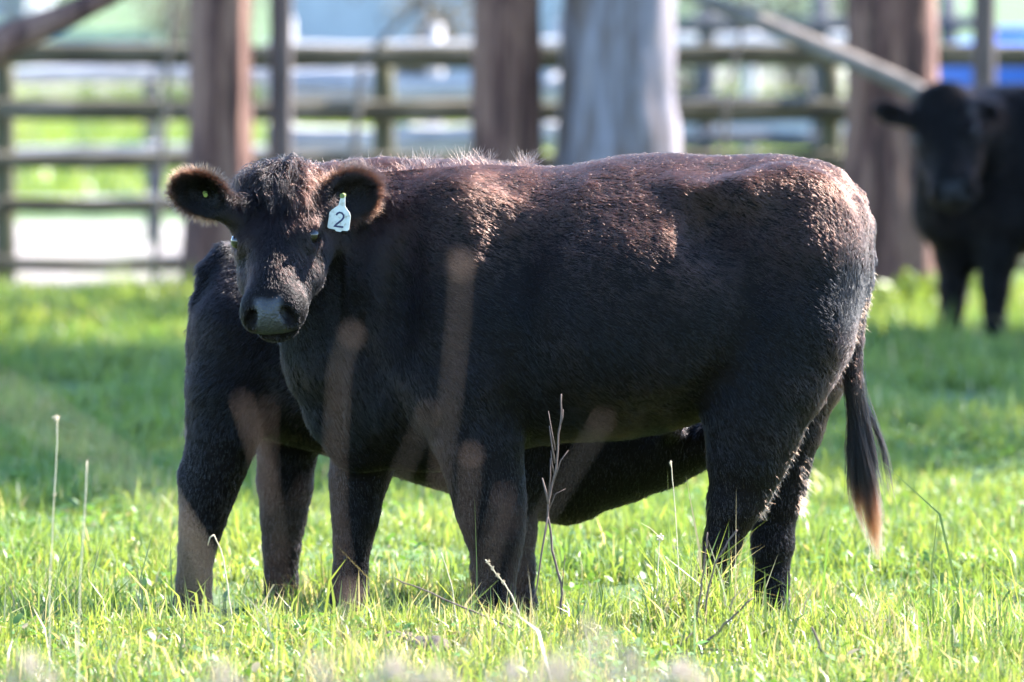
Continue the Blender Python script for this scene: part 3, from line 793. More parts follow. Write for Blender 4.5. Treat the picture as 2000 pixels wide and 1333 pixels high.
def ear_fringe(parent, e, origin, n_=3600, seed=5):
    r = np.random.default_rng(seed)
    th = r.uniform(0, 2 * np.pi, n_)
    k = r.uniform(0.80, 1.0, n_)
    R = e['c'] + e['a'] * (e['L'] * 0.5 * k * np.cos(th))[:, None] + e['b'] * (e['W'] * 0.56 * k * np.sin(th))[:, None] + e['n'] * (e['W'] * r.uniform(-0.1, 0.16, n_))[:, None]
    out = norm(R - e['c'])
    d = norm(out + 0.35 * e['n'] * r.uniform(-0.4, 0.9, n_)[:, None] + 0.3 * r.normal(0, 1, R.shape) + 0.25 * e['a'])
    Ln = r.uniform(0.012, 0.040, n_)
    t = np.linspace(0, 1, 5)[None, :, None]
    pts = R[:, None, :] + Ln[:, None, None] * (d[:, None, :] * t + 0.25 * vnoise3(R * 50, seed)[:, None, :] * t * t)
    curves_obj('ear_fringe', pts, 0.0005 * np.linspace(1, 0.2, 5)[None, :] * np.ones((n_, 1)), M['tip'], parent, origin, np.clip(r.normal(0.10, 0.07, n_), 0, 1))  # lit orange rim of the ears put faintly into the hair colour
ear_fringe(cow, EL, CORG, 4600, 5); ear_fringe(cow, ER, CORG, 5000, 6)

def tail_switch():
    r = np.random.default_rng(9)
    n_ = 4200
    cx = lambda y: np.interp(y, [560, 660, 720, 780, 850, 930, 1000, 1085], [1682, 1670, 1667, 1671, 1680, 1690, 1700, 1713])
    hw = lambda y: np.interp(y, [560, 640, 700, 760, 850, 930, 1000, 1085], [9, 11, 16, 20, 23, 26, 26, 13])
    lk = r.integers(0, 26, n_)                                     # locks of hair that hang together
    lu = r.normal(0, 0.62, 26); ld = r.normal(0, 0.55, 26); lend = r.uniform(900, 1075, 26); lph = r.uniform(0, 6.28, 26)
    y0 = r.uniform(600, 850, n_)
    short = r.uniform(0, 1, n_) < 0.35
    yend = np.where(short, y0 + r.uniform(50, 170, n_), lend[lk] + r.normal(0, 26, n_)); yend = np.clip(yend, y0 + 40, 1092)
    u0 = r.normal(0, 0.42, n_); d0 = r.normal(0, 0.42, n_); s1 = r.normal(0, 0.10, n_); s2 = r.normal(0, 0.10, n_)
    k = 10; pts = np.zeros((n_, k, 3))
    yy = np.linspace(500, 1150, 66); zz = np.array([P(1000, q, YC)[2] for q in yy])
    for j in range(k):
        t = j / (k - 1); y = y0 + (yend - y0) * t
        g_ = sstep(700, 900, y)
        u = u0 * (1 - g_) + g_ * (lu[lk] + s1 * (1 + t) + 0.22 * np.sin(y / 55 + lph[lk]))
        d = d0 * (1 - g_) + g_ * (ld[lk] + s2 * (1 + t))
        pts[:, j] = np.stack([(cx(y) + hw(y) * u - 1000) / S(YC), YC - 0.01 + d * hw(y) / S(YC), np.interp(y, yy, zz)], -1)
    rad = 0.00055 * r.uniform(0.6, 1.3, n_)[:, None] * np.linspace(1, 0.4, k)[None, :]
    yp = y0[:, None] + (yend - y0)[:, None] * np.linspace(0, 1, k)[None, :]
    b = np.clip(0.9 * sstep(930, 1060, yp) + r.normal(0, 0.05, n_)[:, None], 0, 1)  # backlit orange painted into the lower ends of the switch
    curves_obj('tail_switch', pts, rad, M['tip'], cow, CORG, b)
    # fringe down the back of thighs and hocks, sunlit warmth put into its colour
    n_ = 6000
    ey = np.array([520, 590, 650, 700, 740, 780, 840, 900, 950, 1000]); ex = np.array([1688, 1676, 1656, 1636, 1606, 1578, 1548, 1522, 1496, 1474])
    ex2 = np.array([1690, 1680, 1664, 1640, 1616, 1598, 1574, 1562, 1564, 1556])
    y = r.uniform(520, 1000, n_); far = r.uniform(0, 1, n_) < 0.4
    px = np.where(far, np.interp(y, ey, ex2), np.interp(y, ey, ex)) + 1 + r.normal(0, 4, n_)
    R = np.stack([P(a, b_, YC + c) for a, b_, c in zip(px, y, np.where(far, .17, -.15) * sstep(560, 760, y) + r.normal(0, 0.03, n_))])
    d = norm(np.stack([0.75 + r.normal(0, 0.3, n_), r.normal(0, 0.4, n_), -0.75 + r.normal(0, 0.3, n_)], -1))
    Ln = r.uniform(0.010, 0.034, n_); t = np.linspace(0, 1, 5)[None, :, None]
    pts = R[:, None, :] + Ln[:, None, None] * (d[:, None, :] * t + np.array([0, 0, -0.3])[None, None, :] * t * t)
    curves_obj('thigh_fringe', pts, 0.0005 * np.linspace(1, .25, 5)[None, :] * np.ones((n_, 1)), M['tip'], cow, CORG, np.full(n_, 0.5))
tail_switch()

# ear tag with its hand written number
def ear_tag():
    c = P(664, 422, YC - .26 - .062)
    ax = norm(np.array([0.95, -0.28, -0.16])); up = norm(np.array([0.22, -0.12, 1.0])); up = norm(up - ax * (up @ ax)); nn = np.cross(ax, up)
    if nn[1] > 0: nn = -nn
    sc = 1 / S(YC - .3)
    prof = [(-22, -26), (-19, -28), (-6, -28), (-4, -31), (6, -31), (8, -28), (19, -27), (22, -24), (22, 2), (19, 9), (8, 20), (5, 40), (2, 44), (-2, 43), (-3, 38), (-6, 20), (-18, 9), (-22, 3)]
    V = []; F = []
    for s in (1, -1):
        for (a, b) in prof:
            bend = 0.00012 * (b + 28) ** 2 * 0.02
            V.append(c + ax * a * sc + up * b * sc + nn * (0.0012 * s + bend * sc))
    k = len(prof)
    F.append(tuple(range(k))); F.append(tuple(range(2 * k - 1, k - 1, -1)))
    for i in range(k): F.append((i, (i + 1) % k, k + (i + 1) % k, k + i))
    t = link_mesh('ear_tag', V, F, M['tag'], cow, CORG, False)
    t['label'] = 'pale plastic ear tag with a dark number 2'
    # the digit 2 as a raised ribbon of ink
    stroke = [(-8, 6), (-6.5, 10), (-2.5, 12.6), (2.5, 12.2), (6.5, 8.8), (7.2, 4.2), (4.5, -1.2), (-0.5, -6.5), (-5.5, -11.5), (-9.5, -15.2), (-3, -15.4), (4, -15.0), (9.5, -14.6)]
    V = []; F = []
    pts = np.array(stroke, float)
    tn = norm(np.gradient(pts, axis=0))
    tn[9] = norm(np.array([0.3, -1.0])); nrm = np.stack([-tn[:, 1], tn[:, 0]], -1)
    off = nn * 0.0022
    for i, p_ in enumerate(pts):
        wd = 1.9
        if i == 9:
            a1 = p_ + np.array([-1.6, 1.4]); a2 = p_ + np.array([-0.4, -2.0])
            a1 = p_ + np.array([2.2, 2.2]); a2 = p_ + np.array([-1.8, -1.7])
        else:
            a1 = p_ + nrm[i] * wd; a2 = p_ - nrm[i] * wd
        for a_ in (a1, a2): V.append(c + ax * (a_[0] + 1) * sc + up * (a_[1] - 6) * sc + off)
    for i in range(len(pts) - 1): F.append((2 * i, 2 * i + 2, 2 * i + 3, 2 * i + 1))
    d = link_mesh('number', V, F, M['ink'], t, CORG, False)
    g_ = Geo(); g_.tube([c + up * 40 * sc - nn * 0.01, c + up * 40 * sc + nn * 0.006], 0.007, 10); g_.build('stud', M['tagdark'], t, CORG)
    # small button in the other ear
    c2 = EL['c'] + EL['n'] * 0.006 + EL['a'] * -0.012 - EL['b'] * 0.006
    g_ = Geo(); g_.tube([c2 - EL['n'] * 0.01, c2 + EL['n'] * 0.008], [0.007, 0.006], 12); b_ = g_.build('ear_button', M['tagdark'], cow, CORG)
ear_tag()

# ---------------------------------------------- the suckling calf behind the cow (rump to the left, head under the cow's flank)
YK = 24.78
def K4(px, py, dy=0.0, r=0): return (P(px, py, YK + dy), r / S(YK))
def build_calf():
    v = Volume((-0.98, 24.25, -0.14), (0.78, 25.30, 1.15), 0.011)
    tab = [(386, 600, 720, .04), (400, 535, 770, .12), (430, 500, 815, .17), (480, 492, 850, .205), (560, 500, 868, .225), (660, 505, 895, .245), (800, 508, 940, .265), (920, 505, 975, .25), (1020, 515, 1000, .215), (1100, 570, 1010, .16), (1150, 650, 985, .10)]
    v.loft([P(a[0], 600, YK)[0] for a in tab], [P(a[0], a[1], YK)[2] for a in tab], [P(a[0], a[2], YK)[2] for a in tab], [a[3] for a in tab], [YK] * len(tab), 0.05, 2.2, 0.48)
    # neck stretched low and forward, head lifted to the udder
    v.chain([K4(1060, 800, 0, 150), K4(1110, 890, -.02, 118), K4(1200, 872, -.06, 108), K4(1290, 868, -.12, 82), K4(1345, 868, -.19, 50), K4(1390, 862, -.24, 37), K4(1440, 835, -.28, 33)], 0.05, 0.85)
    v.chain([K4(1050, 960, 0, 50), K4(1110, 978, -.02, 36), K4(1150, 955, -.03, 30)], 0.03, 0.7)
    v.ell(P(1330, 868, YK - .16), (0.10, 0.085, 0.065), None, 0.04)
    # hind legs
    v.chain([K4(470, 640, -.10, 95), K4(448, 760, -.12, 76), K4(436, 850, -.12, 64), K4(420, 910, -.12, 55), K4(406, 965, -.12, 48), K4(394, 1020, -.12, 39), K4(384, 1075, -.12, 31), K4(379, 1130, -.12, 29), K4(377, 1185, -.12, 33), K4(372, 1215, -.12, 33)], 0.04, 0.95)
    v.chain([K4(400, 850, -.12, 18), K4(370, 930, -.12, 18), K4(372, 965, -.12, 16)], 0.03)
    v.chain([K4(374, 1210, -.12, 33), K4(364, 1262, -.13, 38)], 0.02)
    v.chain([K4(560, 680, .11, 90), K4(562, 800, .12, 66), K4(562, 880, .12, 53), K4(558, 950, .12, 48), K4(553, 1010, .12, 40), K4(550, 1070, .12, 32), K4(549, 1130, .12, 28), K4(548, 1180, .12, 32)], 0.04, 0.95)
    v.chain([K4(530, 860, .12, 16), K4(522, 940, .12, 17)], 0.03)
    v.chain([K4(548, 1180, .12, 33), K4(538, 1255, .11, 38)], 0.02)
    # fore legs
    v.chain([K4(1000, 800, -.14, 90), K4(1000, 930, -.14, 58), K4(1006, 1040, -.14, 38), K4(1014, 1110, -.14, 27), K4(1016, 1180, -.14, 28), K4(1014, 1255, -.14, 36)], 0.04, 0.95)
    v.chain([K4(980, 800, .14, 90), K4(960, 930, .14, 56), K4(952, 1040, .14, 38), K4(950, 1110, .14, 27), K4(950, 1180, .14, 28), K4(946, 1250, .14, 36)], 0.04, 0.95)
    # tail lying along the rump
    v.chain([K4(440, 502, -.02, 26), K4(404, 530, -.05, 17), K4(388, 590, -.08, 13), K4(380, 680, -.10, 11), K4(379, 800, -.13, 10), K4(376, 850, -.13, 8)], 0.02)
    for s, dy in ((-1, -.30), (1, -.02)):
        b = P(1305, 850, YK + dy * 0.5 - .07); v.cone(b, b + np.array([0.02, 0.10 * s, 0.03]), 0.035, 0.025, 0.03)
    V, Q = v.mesh(); V = relax(V, Q, 2, 0.4); N = vnormals(V, Q)
    V = V + N * (sstep(0.4, 0.6, V[:, 2]) * 0.006 * vnoise(V * np.array([6, 6, 4.0]), 41))[:, None]
    N = vnormals(V, Q)
    origin = np.array([P(720, 600, YK)[0], YK, -0.08])
    return link_mesh('calf', V, Q, M['hide'], None, origin, True, {'nose': np.zeros(len(V))}), V, Q, N, origin
calf, KV, KQ, KN, KORG = build_calf()
tag(calf, 'black calf suckling behind the cow, its rump and hind legs showing left', 'calf', 'black cattle')
def calf_flow(R, n_):
    fl = np.tile(np.array([-0.8, 0, -0.8]), (len(R), 1))
    lg = sstep(0.62, 0.45, R[:, 2])[:, None]
    return fl * (1 - lg) + lg * np.array([-0.1, 0, -1.0])
make_coat('coat', KV, KQ, KN, 70000, calf_flow, lambda R, n_: np.where(R[:, 2] < 0.5, 0.019, 0.028), calf, KORG, 202, lambda V, N_: np.where(N_[:, 1] > 0.35, 0.2, 1.0) * (1 + 1.0 * (V[:, 0] < -0.5)), 0.0007,
          lambda R, n_: np.clip(0.06 + 0.1 * vnoise(R * 5, 71), 0, 1), clump=0.2, lift=0.34, curl=0.08)
def tuft_hair(name, c, n_, ln, spread, parent, origin, seed, dirv=(0, 0, -1)):
    r = np.random.default_rng(seed)
    R = np.asarray(c) + r.normal(0, 1, (n_, 3)) * np.asarray(spread)
    d = norm(np.asarray(dirv, float) + r.normal(0, 0.22, (n_, 3))); L_ = r.uniform(0.5, 1.2, n_) * ln
    t = np.linspace(0, 1, 5)[None, :, None]
    pts = R[:, None, :] + L_[:, None, None] * (d[:, None, :] * t + 0.2 * vnoise3(R * 40, seed)[:, None, :] * t * t)
    return curves_obj(name, pts, 0.0006 * np.linspace(1, .2, 5)[None, :] * np.ones((n_, 1)), M['coat'], parent, origin, np.full(n_, 0.35))
tuft_hair('tail_switch', P(376, 820, YK - .13), 420, 0.055, (0.008, 0.010, 0.035), calf, KORG, 3)
tuft_hair('brisket_hair', P(1105, 1005, YK - .02), 300, 0.022, (0.035, 0.02, 0.006), calf, KORG, 4)

# ---------------------------------------------- the second cow standing in the tree shade on the right
YB = 40.0
def B4(px, py, dy=0.0, r=0): return (P(px, py, YB + dy), r / S(YB))
def build_back_cow():
    v = Volume((1.62, 39.0, -0.05), (3.95, 40.75, 1.32), 0.016)
    tab = [(1835, 260, 470, .12), (1865, 200, 500, .20), (1910, 172, 512, .26), (1970, 166, 506, .29), (2060, 168, 492, .33), (2160, 166, 488, .36), (2260, 164, 480, .34), (2350, 166, 455, .29), (2430, 172, 430, .25), (2465, 200, 390, .15), (2478, 240, 330, .05)]
    v.loft([P(a[0], 400, YB)[0] for a in tab], [P(a[0], a[1], YB)[2] for a in tab], [P(a[0], a[2], YB)[2] for a in tab], [a[3] for a in tab], [YB] * len(tab), 0.06, 2.2, 0.46)
    v.chain([B4(1930, 290, 0, 105), B4(1890, 265, -.15, 78), B4(1858, 232, -.30, 55)], 0.09)
    v.chain([B4(1900, 420, -.02, 98), B4(1862, 410, -.08, 74), B4(1836, 340, -.18, 52)], 0.08, 0.8)
    for x, dy in ((1862, -.02), (1944, -.16)):
        v.chain([B4(x + 12, 430, dy, 62), B4(x + 4, 500, dy, 38), B4(x, 560, dy, 27), B4(x - 2, 600, dy, 20), B4(x - 2, 645, dy, 19), B4(x - 8, 658, dy, 22)], 0.05)
    for x, dy in ((2380, -.17), (2425, .15)):
        v.chain([B4(x, 330, dy, 80), B4(x - 12, 430, dy, 55), B4(x - 8, 500, dy, 34), B4(x + 12, 545, dy, 24), B4(x, 600, dy, 16), B4(x - 6, 645, dy, 16), B4(x - 12, 658, dy, 20)], 0.05)
    v.chain([B4(2470, 215, 0, 13), B4(2484, 300, 0, 9), B4(2484, 450, 0, 7), B4(2486, 560, 0, 10)], 0.02)
    H = HeadFrame(P(1834, 172, YB - .38), P(1862, 386, YB - .66), 6)
    add_head(v, H)
    v.cone(H(0.06, 0, -0.14), B4(1880, 250, -.2)[0], 0.11, 0.15, 0.07)
    add_ear(v, P(1786, 236, YB - .36), P(1706, 212, YB - .40), 0.105, np.array([0.1, -1, -0.25]))
    eR = add_ear(v, P(1890, 222, YB - .34), P(1950, 218, YB - .25), 0.105, np.array([0.1, -1, -0.3]))
    V, Q = v.mesh(); V = relax(V, Q, 2, 0.4)
    L = (V - H.o) @ H.axes.T / H.k / np.array([1, H.ws, 1])
    nose = sstep(0.448, 0.468, L[:, 0]) * 0.4 * sstep(0.06, 0.04, np.abs(L[:, 1])) * sstep(-0.112, -0.100, L[:, 2])
    origin = np.array([P(2150, 600, YB)[0], YB, 0.0])
    o = link_mesh('cow', V, Q, M['hide'], None, origin, True, {'nose': nose})
    for s in (-1, 1): eyeball(o, origin, H(0.206, 0.105 * s, -0.054), 0.022, np.stack([H.f, H.w, H.u]))
    c = P(1896, 222, YB - .34 - .07); g_ = Geo(); g_.box(c, (0.009, 0.002, 0.014)); g_.build('ear_tag', M['tag'], o, origin)
    N = vnormals(V, Q)
    make_coat('coat', V, Q, N, 36000, lambda R, n_: np.tile(np.array([0.7, 0, -0.8]), (len(R), 1)), lambda R, n_: np.full(len(R), 0.024), o, origin, 303, lambda V, N_: np.where(N_[:, 1] > 0.35, 0.15, 1.0) * (1 - np.clip(nose, 0, 1)), 0.0011,
              lambda R, n_: np.clip(0.2 + 0.3 * vnoise(R * 5, 72), 0, 1))
    return o
bcow = build_back_cow()
tag(bcow, 'blurred black cow standing in the shade at the right edge by the tree', 'cow', 'black cattle')

# ------------------------------------------------------------------ trees
def bark_tube(pts, rads, sides, nring, amp, seed):
    pts = np.asarray(pts, float); n_ = len(pts)
    s = np.linspace(0, n_ - 1, nring)
    C = np.stack([np.interp(s, np.arange(n_), pts[:, k]) for k in range(3)], -1)
    R = np.interp(s, np.arange(n_), rads)
    th = 2 * np.pi * np.arange(sides) / sides
    tan = norm(np.gradient(C, axis=0))
    V = np.zeros((nring, sides, 3))
    for i in range(nring):
        ref = np.array([0, 1.0, 0]) if abs(tan[i][1]) < 0.9 else np.array([1.0, 0, 0])
        a = norm(np.cross(tan[i], ref)); b = np.cross(a, tan[i])
        d = np.cos(th)[:, None] * a + np.sin(th)[:, None] * b
        q = np.concatenate([np.cos(th)[:, None] * 3.5, np.sin(th)[:, None] * 3.5, np.full((sides, 1), C[i, 2] * 0.8 + C[i, 0])], 1)
        k = 1 + amp * vnoise(q, seed) + 0.6 * amp * vnoise(q * np.array([2.6, 2.6, 2.2]), seed + 1) + 0.25 * amp * vnoise(q * np.array([5, 5, 9.0]), seed + 2)
        V[i] = C[i] + d * (R[i] * k)[:, None]
    I_, J_ = np.meshgrid(np.arange(nring - 1), np.arange(sides), indexing='ij')
    J2 = (J_ + 1) % sides
    F = np.stack([I_ * sides + J_, I_ * sides + J2, (I_ + 1) * sides + J2, (I_ + 1) * sides + J_], -1).reshape(-1, 4)
    return V.reshape(-1, 3), F

def crown_leaves(c, rad, n_, seed, size=0.16):
    r = np.random.default_rng(seed)
    ncl = max(10, n_ // 110)
    dirs = norm(r.normal(0, 1, (ncl, 3))); cl = np.asarray(c) + dirs * (r.uniform(0.25, 1.0, ncl) ** 0.6)[:, None] * np.asarray(rad)
    w = r.integers(0, ncl, n_)
    p = cl[w] + r.normal(0, min(0.42, 0.4 * float(np.min(rad))), (n_, 3)) * np.array([1, 1, 0.75])
    a = norm(r.normal(0, 1, (n_, 3)) + np.array([0, 0, -0.9])); b = norm(np.cross(a, r.normal(0, 1, (n_, 3))))
    ln = size * r.uniform(0.6, 1.4, n_)[:, None]
    V = np.stack([p, p + a * ln * 0.5 + b * ln * 0.22, p + a * ln, p + a * ln * 0.5 - b * ln * 0.22], 1).reshape(-1, 3)
    F = np.arange(n_ * 4).reshape(-1, 4)
    c_ = np.array([0.05, 0.085, 0.03]) * r.uniform(0.6, 1.4, (n_, 1)) * np.ones((n_, 3))
    return V, F, np.repeat(c_, 4, 0), cl

def tree(px, Y, r0, r1, height, bark, label, seed, crown_c=None, crown_r=(2.6, 2.6, 2.2), leaves=5000, lean=0.0, x=None, extra_limbs=(), flare=1.25, group='trees along the rail fence', leaf=0.16):
    r = np.random.default_rng(seed)
    X = P(px, 300, Y)[0] if x is None else x
    base = np.array([X, Y, 0.0])
    root = empty('gum_tree' if r0 > 0.09 else 'sapling', base)
    k = 9
    pts = [base + np.array([lean * t * height, 0, -0.12 + t * (height + 0.12)]) + np.array([r.normal(0, 0.03), r.normal(0, 0.03), 0]) * (t > 0.3) for t in np.linspace(0, 1, k)]
    rr = np.interp(np.linspace(0, 1, k), [0, 0.06, 0.5, 1], [r0 * flare, r0, r0 * 0.86, r1])
    V, F = bark_tube(pts, rr, 40, 160, 0.13, seed)
    parts = [(V, F)]
    cc = np.array([X + lean * height - 1.3, Y - 2.4, height * 1.02]) if crown_c is None else np.asarray(crown_c)
    LV, LF, LC, cl = crown_leaves(cc, crown_r, leaves, seed + 9, leaf)
    for q in cl[:: max(1, len(cl) // 9)]:
        t0 = r.uniform(0.62, 0.95); s0 = pts[int(t0 * (k - 1))]
        m_ = (s0 + q) / 2 + np.array([0, 0, 0.3])
        parts.append(bark_tube([s0, m_, q], [r1 * 0.75, r1 * 0.45, r1 * 0.15], 10, 10, 0.05, seed + 2))
    for lp, lr in extra_limbs:
        parts.append(bark_tube(lp, lr, 16, 40, 0.08, seed + 5))
    VV = []; FF = []; b = 0
    for v_, f_ in parts:
        VV.append(v_); FF.append(f_ + b); b += len(v_)
    link_mesh('trunk', np.concatenate(VV), np.concatenate(FF), M[bark], root, base)
    link_mesh('crown', LV, LF, M['leaf'], root, base, False, {'tint': LC})['kind'] = 'stuff'
    return tag(root, label, 'tree', group)

YT = 44.5
tree(432, YT, 0.168, 0.12, 7.5, 'bark', 'thick reddish brown tree trunk at left, behind the cow\'s head', 401)
tree(547, YT + .2, 0.060, 0.035, 6.5, 'greybark', 'slim dark upright sapling just right of the thick left trunk', 402, crown_r=(1.2, 1.2, 1.2), leaves=1400, lean=0.004)
tree(990, YT - .3, 0.187, 0.13, 7.5, 'bark', 'reddish brown tree trunk standing just left of the pale trunk', 403)
tree(1206, YT - .2, 0.300, 0.19, 9.0, 'palebark', 'widest tree trunk with smooth pale grey blue bark', 404, leaves=6500, crown_r=(3.2, 3.0, 2.4))
tree(1745, 43.5, 0.232, 0.16, 8.0, 'bark', 'dark reddish tree trunk behind the shaded cow at right', 405, leaves=6500, crown_r=(3.0, 3.0, 2.4))
tree(1922, 45.3, 0.062, 0.04, 6.5, 'greybark', 'slim grey trunk rising in front of the bright blue tank', 406, crown_r=(1.2, 1.2, 1.2), leaves=1200)
# trees beside the view whose crowns shade the pasture
YL = 41.0
limb = [P(-330, 300, YL), P(-150, 170, YL), P(20, 75, YL), P(120, 35, YL), P(210, -8, YL), P(330, -90, YL), P(480, -260, YL)]
tree(-340, YL, 0.20, 0.13, 7.0, 'bark', 'tree at far left whose bent dark brown limb crosses the top left corner', 407, extra_limbs=[(limb, [0.12, 0.105, 0.085, 0.07, 0.055, 0.045, 0.02])], leaves=4000)
for i, (tx, ty, rx, ry, nl, lb) in enumerate([(7.9, 40.9, 3.9, 3.2, 13000, 'middle shade tree standing beyond the right edge'), (4.8, 40.3, 2.9, 2.8, 9000, 'shade tree just beyond the right edge'), (6.0, 35.6, 3.0, 2.6, 11000, 'nearest shade tree beyond the right edge'), (11.4, 41.6, 3.4, 3.0, 11000, 'farthest shade tree beyond the right edge'), (11.4, 37.9, 3.4, 2.7, 10000, 'outermost near shade tree beyond the right edge')]):
    tree(0, ty + .6, 0.2, 0.13, 9.0, 'bark', lb, 408 + i, x=tx + .4, crown_c=(tx, ty, 9.0), crown_r=(rx, ry, 1.9), leaves=nl, group='shade trees beside the view', leaf=0.22)

# fallen leaning limb
YF = 42.9
g_ = bark_tube([P(1250, -60, YF + .2), P(1380, 2, YF + .1), P(1500, 50, YF), P(1640, 108, YF - .1), P(1760, 160, YF - .2), P(1860, 215, YF - .3), P(2010, 330, YF - .5), P(2300, 560, YF - .9)], [0.036, 0.040, 0.046, 0.048, 0.047, 0.046, 0.045, 0.045], 14, 60, 0.12, 11)
o = link_mesh('fallen_limb', g_[0], g_[1], M['limb']); tag(o, 'long bare pale limb leaning diagonally across the trunk at upper right', 'branch')

# ------------------------------------------------------------------ rail fences
def rail_fence(name, Y, x0, x1, posts, rails, prail, ppost, label, cat='fence', railh=0.04, raild=0.022, posth=1.3, postw=0.055, slope=None, group='timber yard fences'):
    root = empty(name, (0.5 * (x0 + x1), Y, 0)); org = np.array([0.5 * (x0 + x1), Y, 0])
    for x in posts:
        g_ = Geo(); hh = posth * rng.uniform(0.97, 1.05)
        q = rng.normal(0, 0.012)
        g_.tube([(x, Y, -0.2), (x + q * .3, Y, 0.3), (x + q, Y, hh * .8), (x + q * 1.3, Y, hh)], [postw * 1.05, postw, postw * .97, postw * .85], 10)
        g_.build('post', ppost, root, org, True)
    edges = [x0] + [p for p in posts if x0 < p < x1] + [x1]
    spans = [edges[0]] + edges[1:-1][::2] + [edges[-1]]
    for z, hgt in rails:
        for a, b in zip(spans[:-1], spans[1:]):
            dz0, dz1 = rng.normal(0, 0.008, 2)
            g_ = Geo(); nn = 9; ns = 10
            V = []; F = []
            for i in range(nn + 1):
                t = i / nn; x = a + (b - a) * t + (0.003 if i == 0 else (-0.003 if i == nn else 0))
                zz = z + dz0 * (1 - t) + dz1 * t - 0.012 * math.sin(math.pi * t) + rng.normal(0, 0.004)
                rr = hgt * rng.uniform(0.88, 1.1)
                for k in range(ns):
                    an = 2 * math.pi * (k + 0.5) / ns
                    V.append((x, Y - postw - hgt * 0.8 + 0.8 * rr * math.cos(an), zz + rr * math.sin(an) * rng.uniform(0.95, 1.05)))
            for i in range(nn):
                for k in range(ns): F.append((i * ns + k, i * ns + ns + k, i * ns + ns + (k + 1) % ns, i * ns + (k + 1) % ns))
            F += [tuple(range(ns)), tuple(nn * ns + k for k in range(ns - 1, -1, -1))]
            g_.add(V, F); g_.build('rail', prail, root, org)
    return tag(root, label, cat, group)

zAt = lambda py, Y: P(1000, py, Y)[2]
xAt = lambda px, Y: P(px, 300, Y)[0]
YFe = 46.0
rail_fence('rail_fence', YFe, xAt(-900, YFe), xAt(2900, YFe), [xAt(p, YFe) for p in (-760, -380, 8, 752, 1625, 2240, 2700)],
           [(zAt(y, YFe), h_) for y, h_ in ((105, .062), (215, .058), (309, .045), (400, .042), (512, .040))], M['mossy'], M['post'], 'mossy dark five rail timber fence behind the trees', posth=1.26, postw=0.062)
Y2 = 51.5
rail_fence('rail_fence', Y2, xAt(-700, Y2), xAt(-40, Y2) + 2.4, [xAt(p, Y2) for p in (-500, -120, 300, 460)], [(zAt(y, Y2), .05) for y in (146,)] + [(zAt(y, Y2), .026) for y in (288, 390)],
           M['greywood'], M['darkwood'], 'thinner grey rail fence behind the mossy fence at left', posth=1.22, postw=0.045)
Y3 = 50.0
rail_fence('rail_fence', Y3, xAt(520, Y3), xAt(1110, Y3), [xAt(p, Y3) for p in (560, 845, 1095)], [(zAt(y, Y3), h_) for y, h_ in ((92, .05), (172, .085), (268, .085), (350, .08))],
           M['greywood'], M['greywood'], 'wide bleached grey boards of the stockyard behind the middle trunks', posth=1.32, postw=0.05)
Y4 = 54.0
rail_fence('rail_fence', Y4, xAt(1280, Y4), xAt(1900, Y4), [xAt(p, Y4) for p in (1378, 1600, 1850)], [(zAt(y, Y4), h_) for y, h_ in ((46, .045), (196, .035), (270, .05))],
           M['darkwood'], M['darkwood'], 'dark grey stockyard rails between the pale trunk and right tree', posth=1.5, postw=0.06)
Y5 = 60.0
rail_fence('rail_fence', Y5, xAt(1240, Y5), xAt(1700, Y5), [xAt(p, Y5) for p in (1290, 1460)], [(zAt(y, Y5), h_) for y, h_ in ((80, .06), (250, .06), (225, .05))],
           M['greywood'], M['greywood'], 'pale farther boards seen through the dark stockyard rails', posth=1.3, postw=0.05)

# ------------------------------------------------------------------ far sheds, tank and trough
def shed(px0, px1, Y, wall_h, depth, label, wallm, roofm, eave=0.3, ridge=0.9):
    x0, x1 = xAt(px0, Y), xAt(px1, Y); org = np.array([(x0 + x1) / 2, Y, 0]); root = empty('shed', org)
    g_ = Geo(); g_.box(((x0 + x1) / 2, Y + depth / 2, wall_h / 2), ((x1 - x0) / 2, depth / 2, wall_h / 2)); g_.build('wall', wallm, root, org)
    nrib = int((x1 - x0) / 0.38)
    for i in range(nrib):
        x = x0 + 0.19 + i * 0.38
        r_ = Geo(); r_.box((x, Y - 0.012, wall_h / 2), (0.03, 0.012, wall_h / 2 - .01)); r_.build('wall_rib', wallm, root, org)
    y0, y1 = Y - eave, Y + depth + eave; ym = Y + depth / 2
    g_ = Geo(); V = []
    for x in (x0 - eave, x1 + eave):
        V += [(x, y0, wall_h + .01), (x, ym, wall_h + ridge), (x, y1, wall_h + .01), (x, y0, wall_h + .05), (x, ym, wall_h + ridge + .04), (x, y1, wall_h + .05)]
    F = [(0, 1, 7, 6), (1, 2, 8, 7), (3, 9, 10, 4), (4, 10, 11, 5), (0, 6, 9, 3), (2, 5, 11, 8), (0, 3, 4, 1), (1, 4, 5, 2), (6, 7, 10, 9), (7, 8, 11, 10)]
    g_.add(V, F); g_.build('roof', roofm, root, org)
    return tag(root, label, 'shed', 'farm sheds behind the yards')
shed(540, 1130, 84, 2.4, 6, 'pale blue sheet metal shed behind the stockyard boards', M['shedwall'], M['roof'])
shed(-900, 60, 150, 2.2, 7, 'far low pale shed at the upper left behind the fences', M['shedwall'], M['roof'])

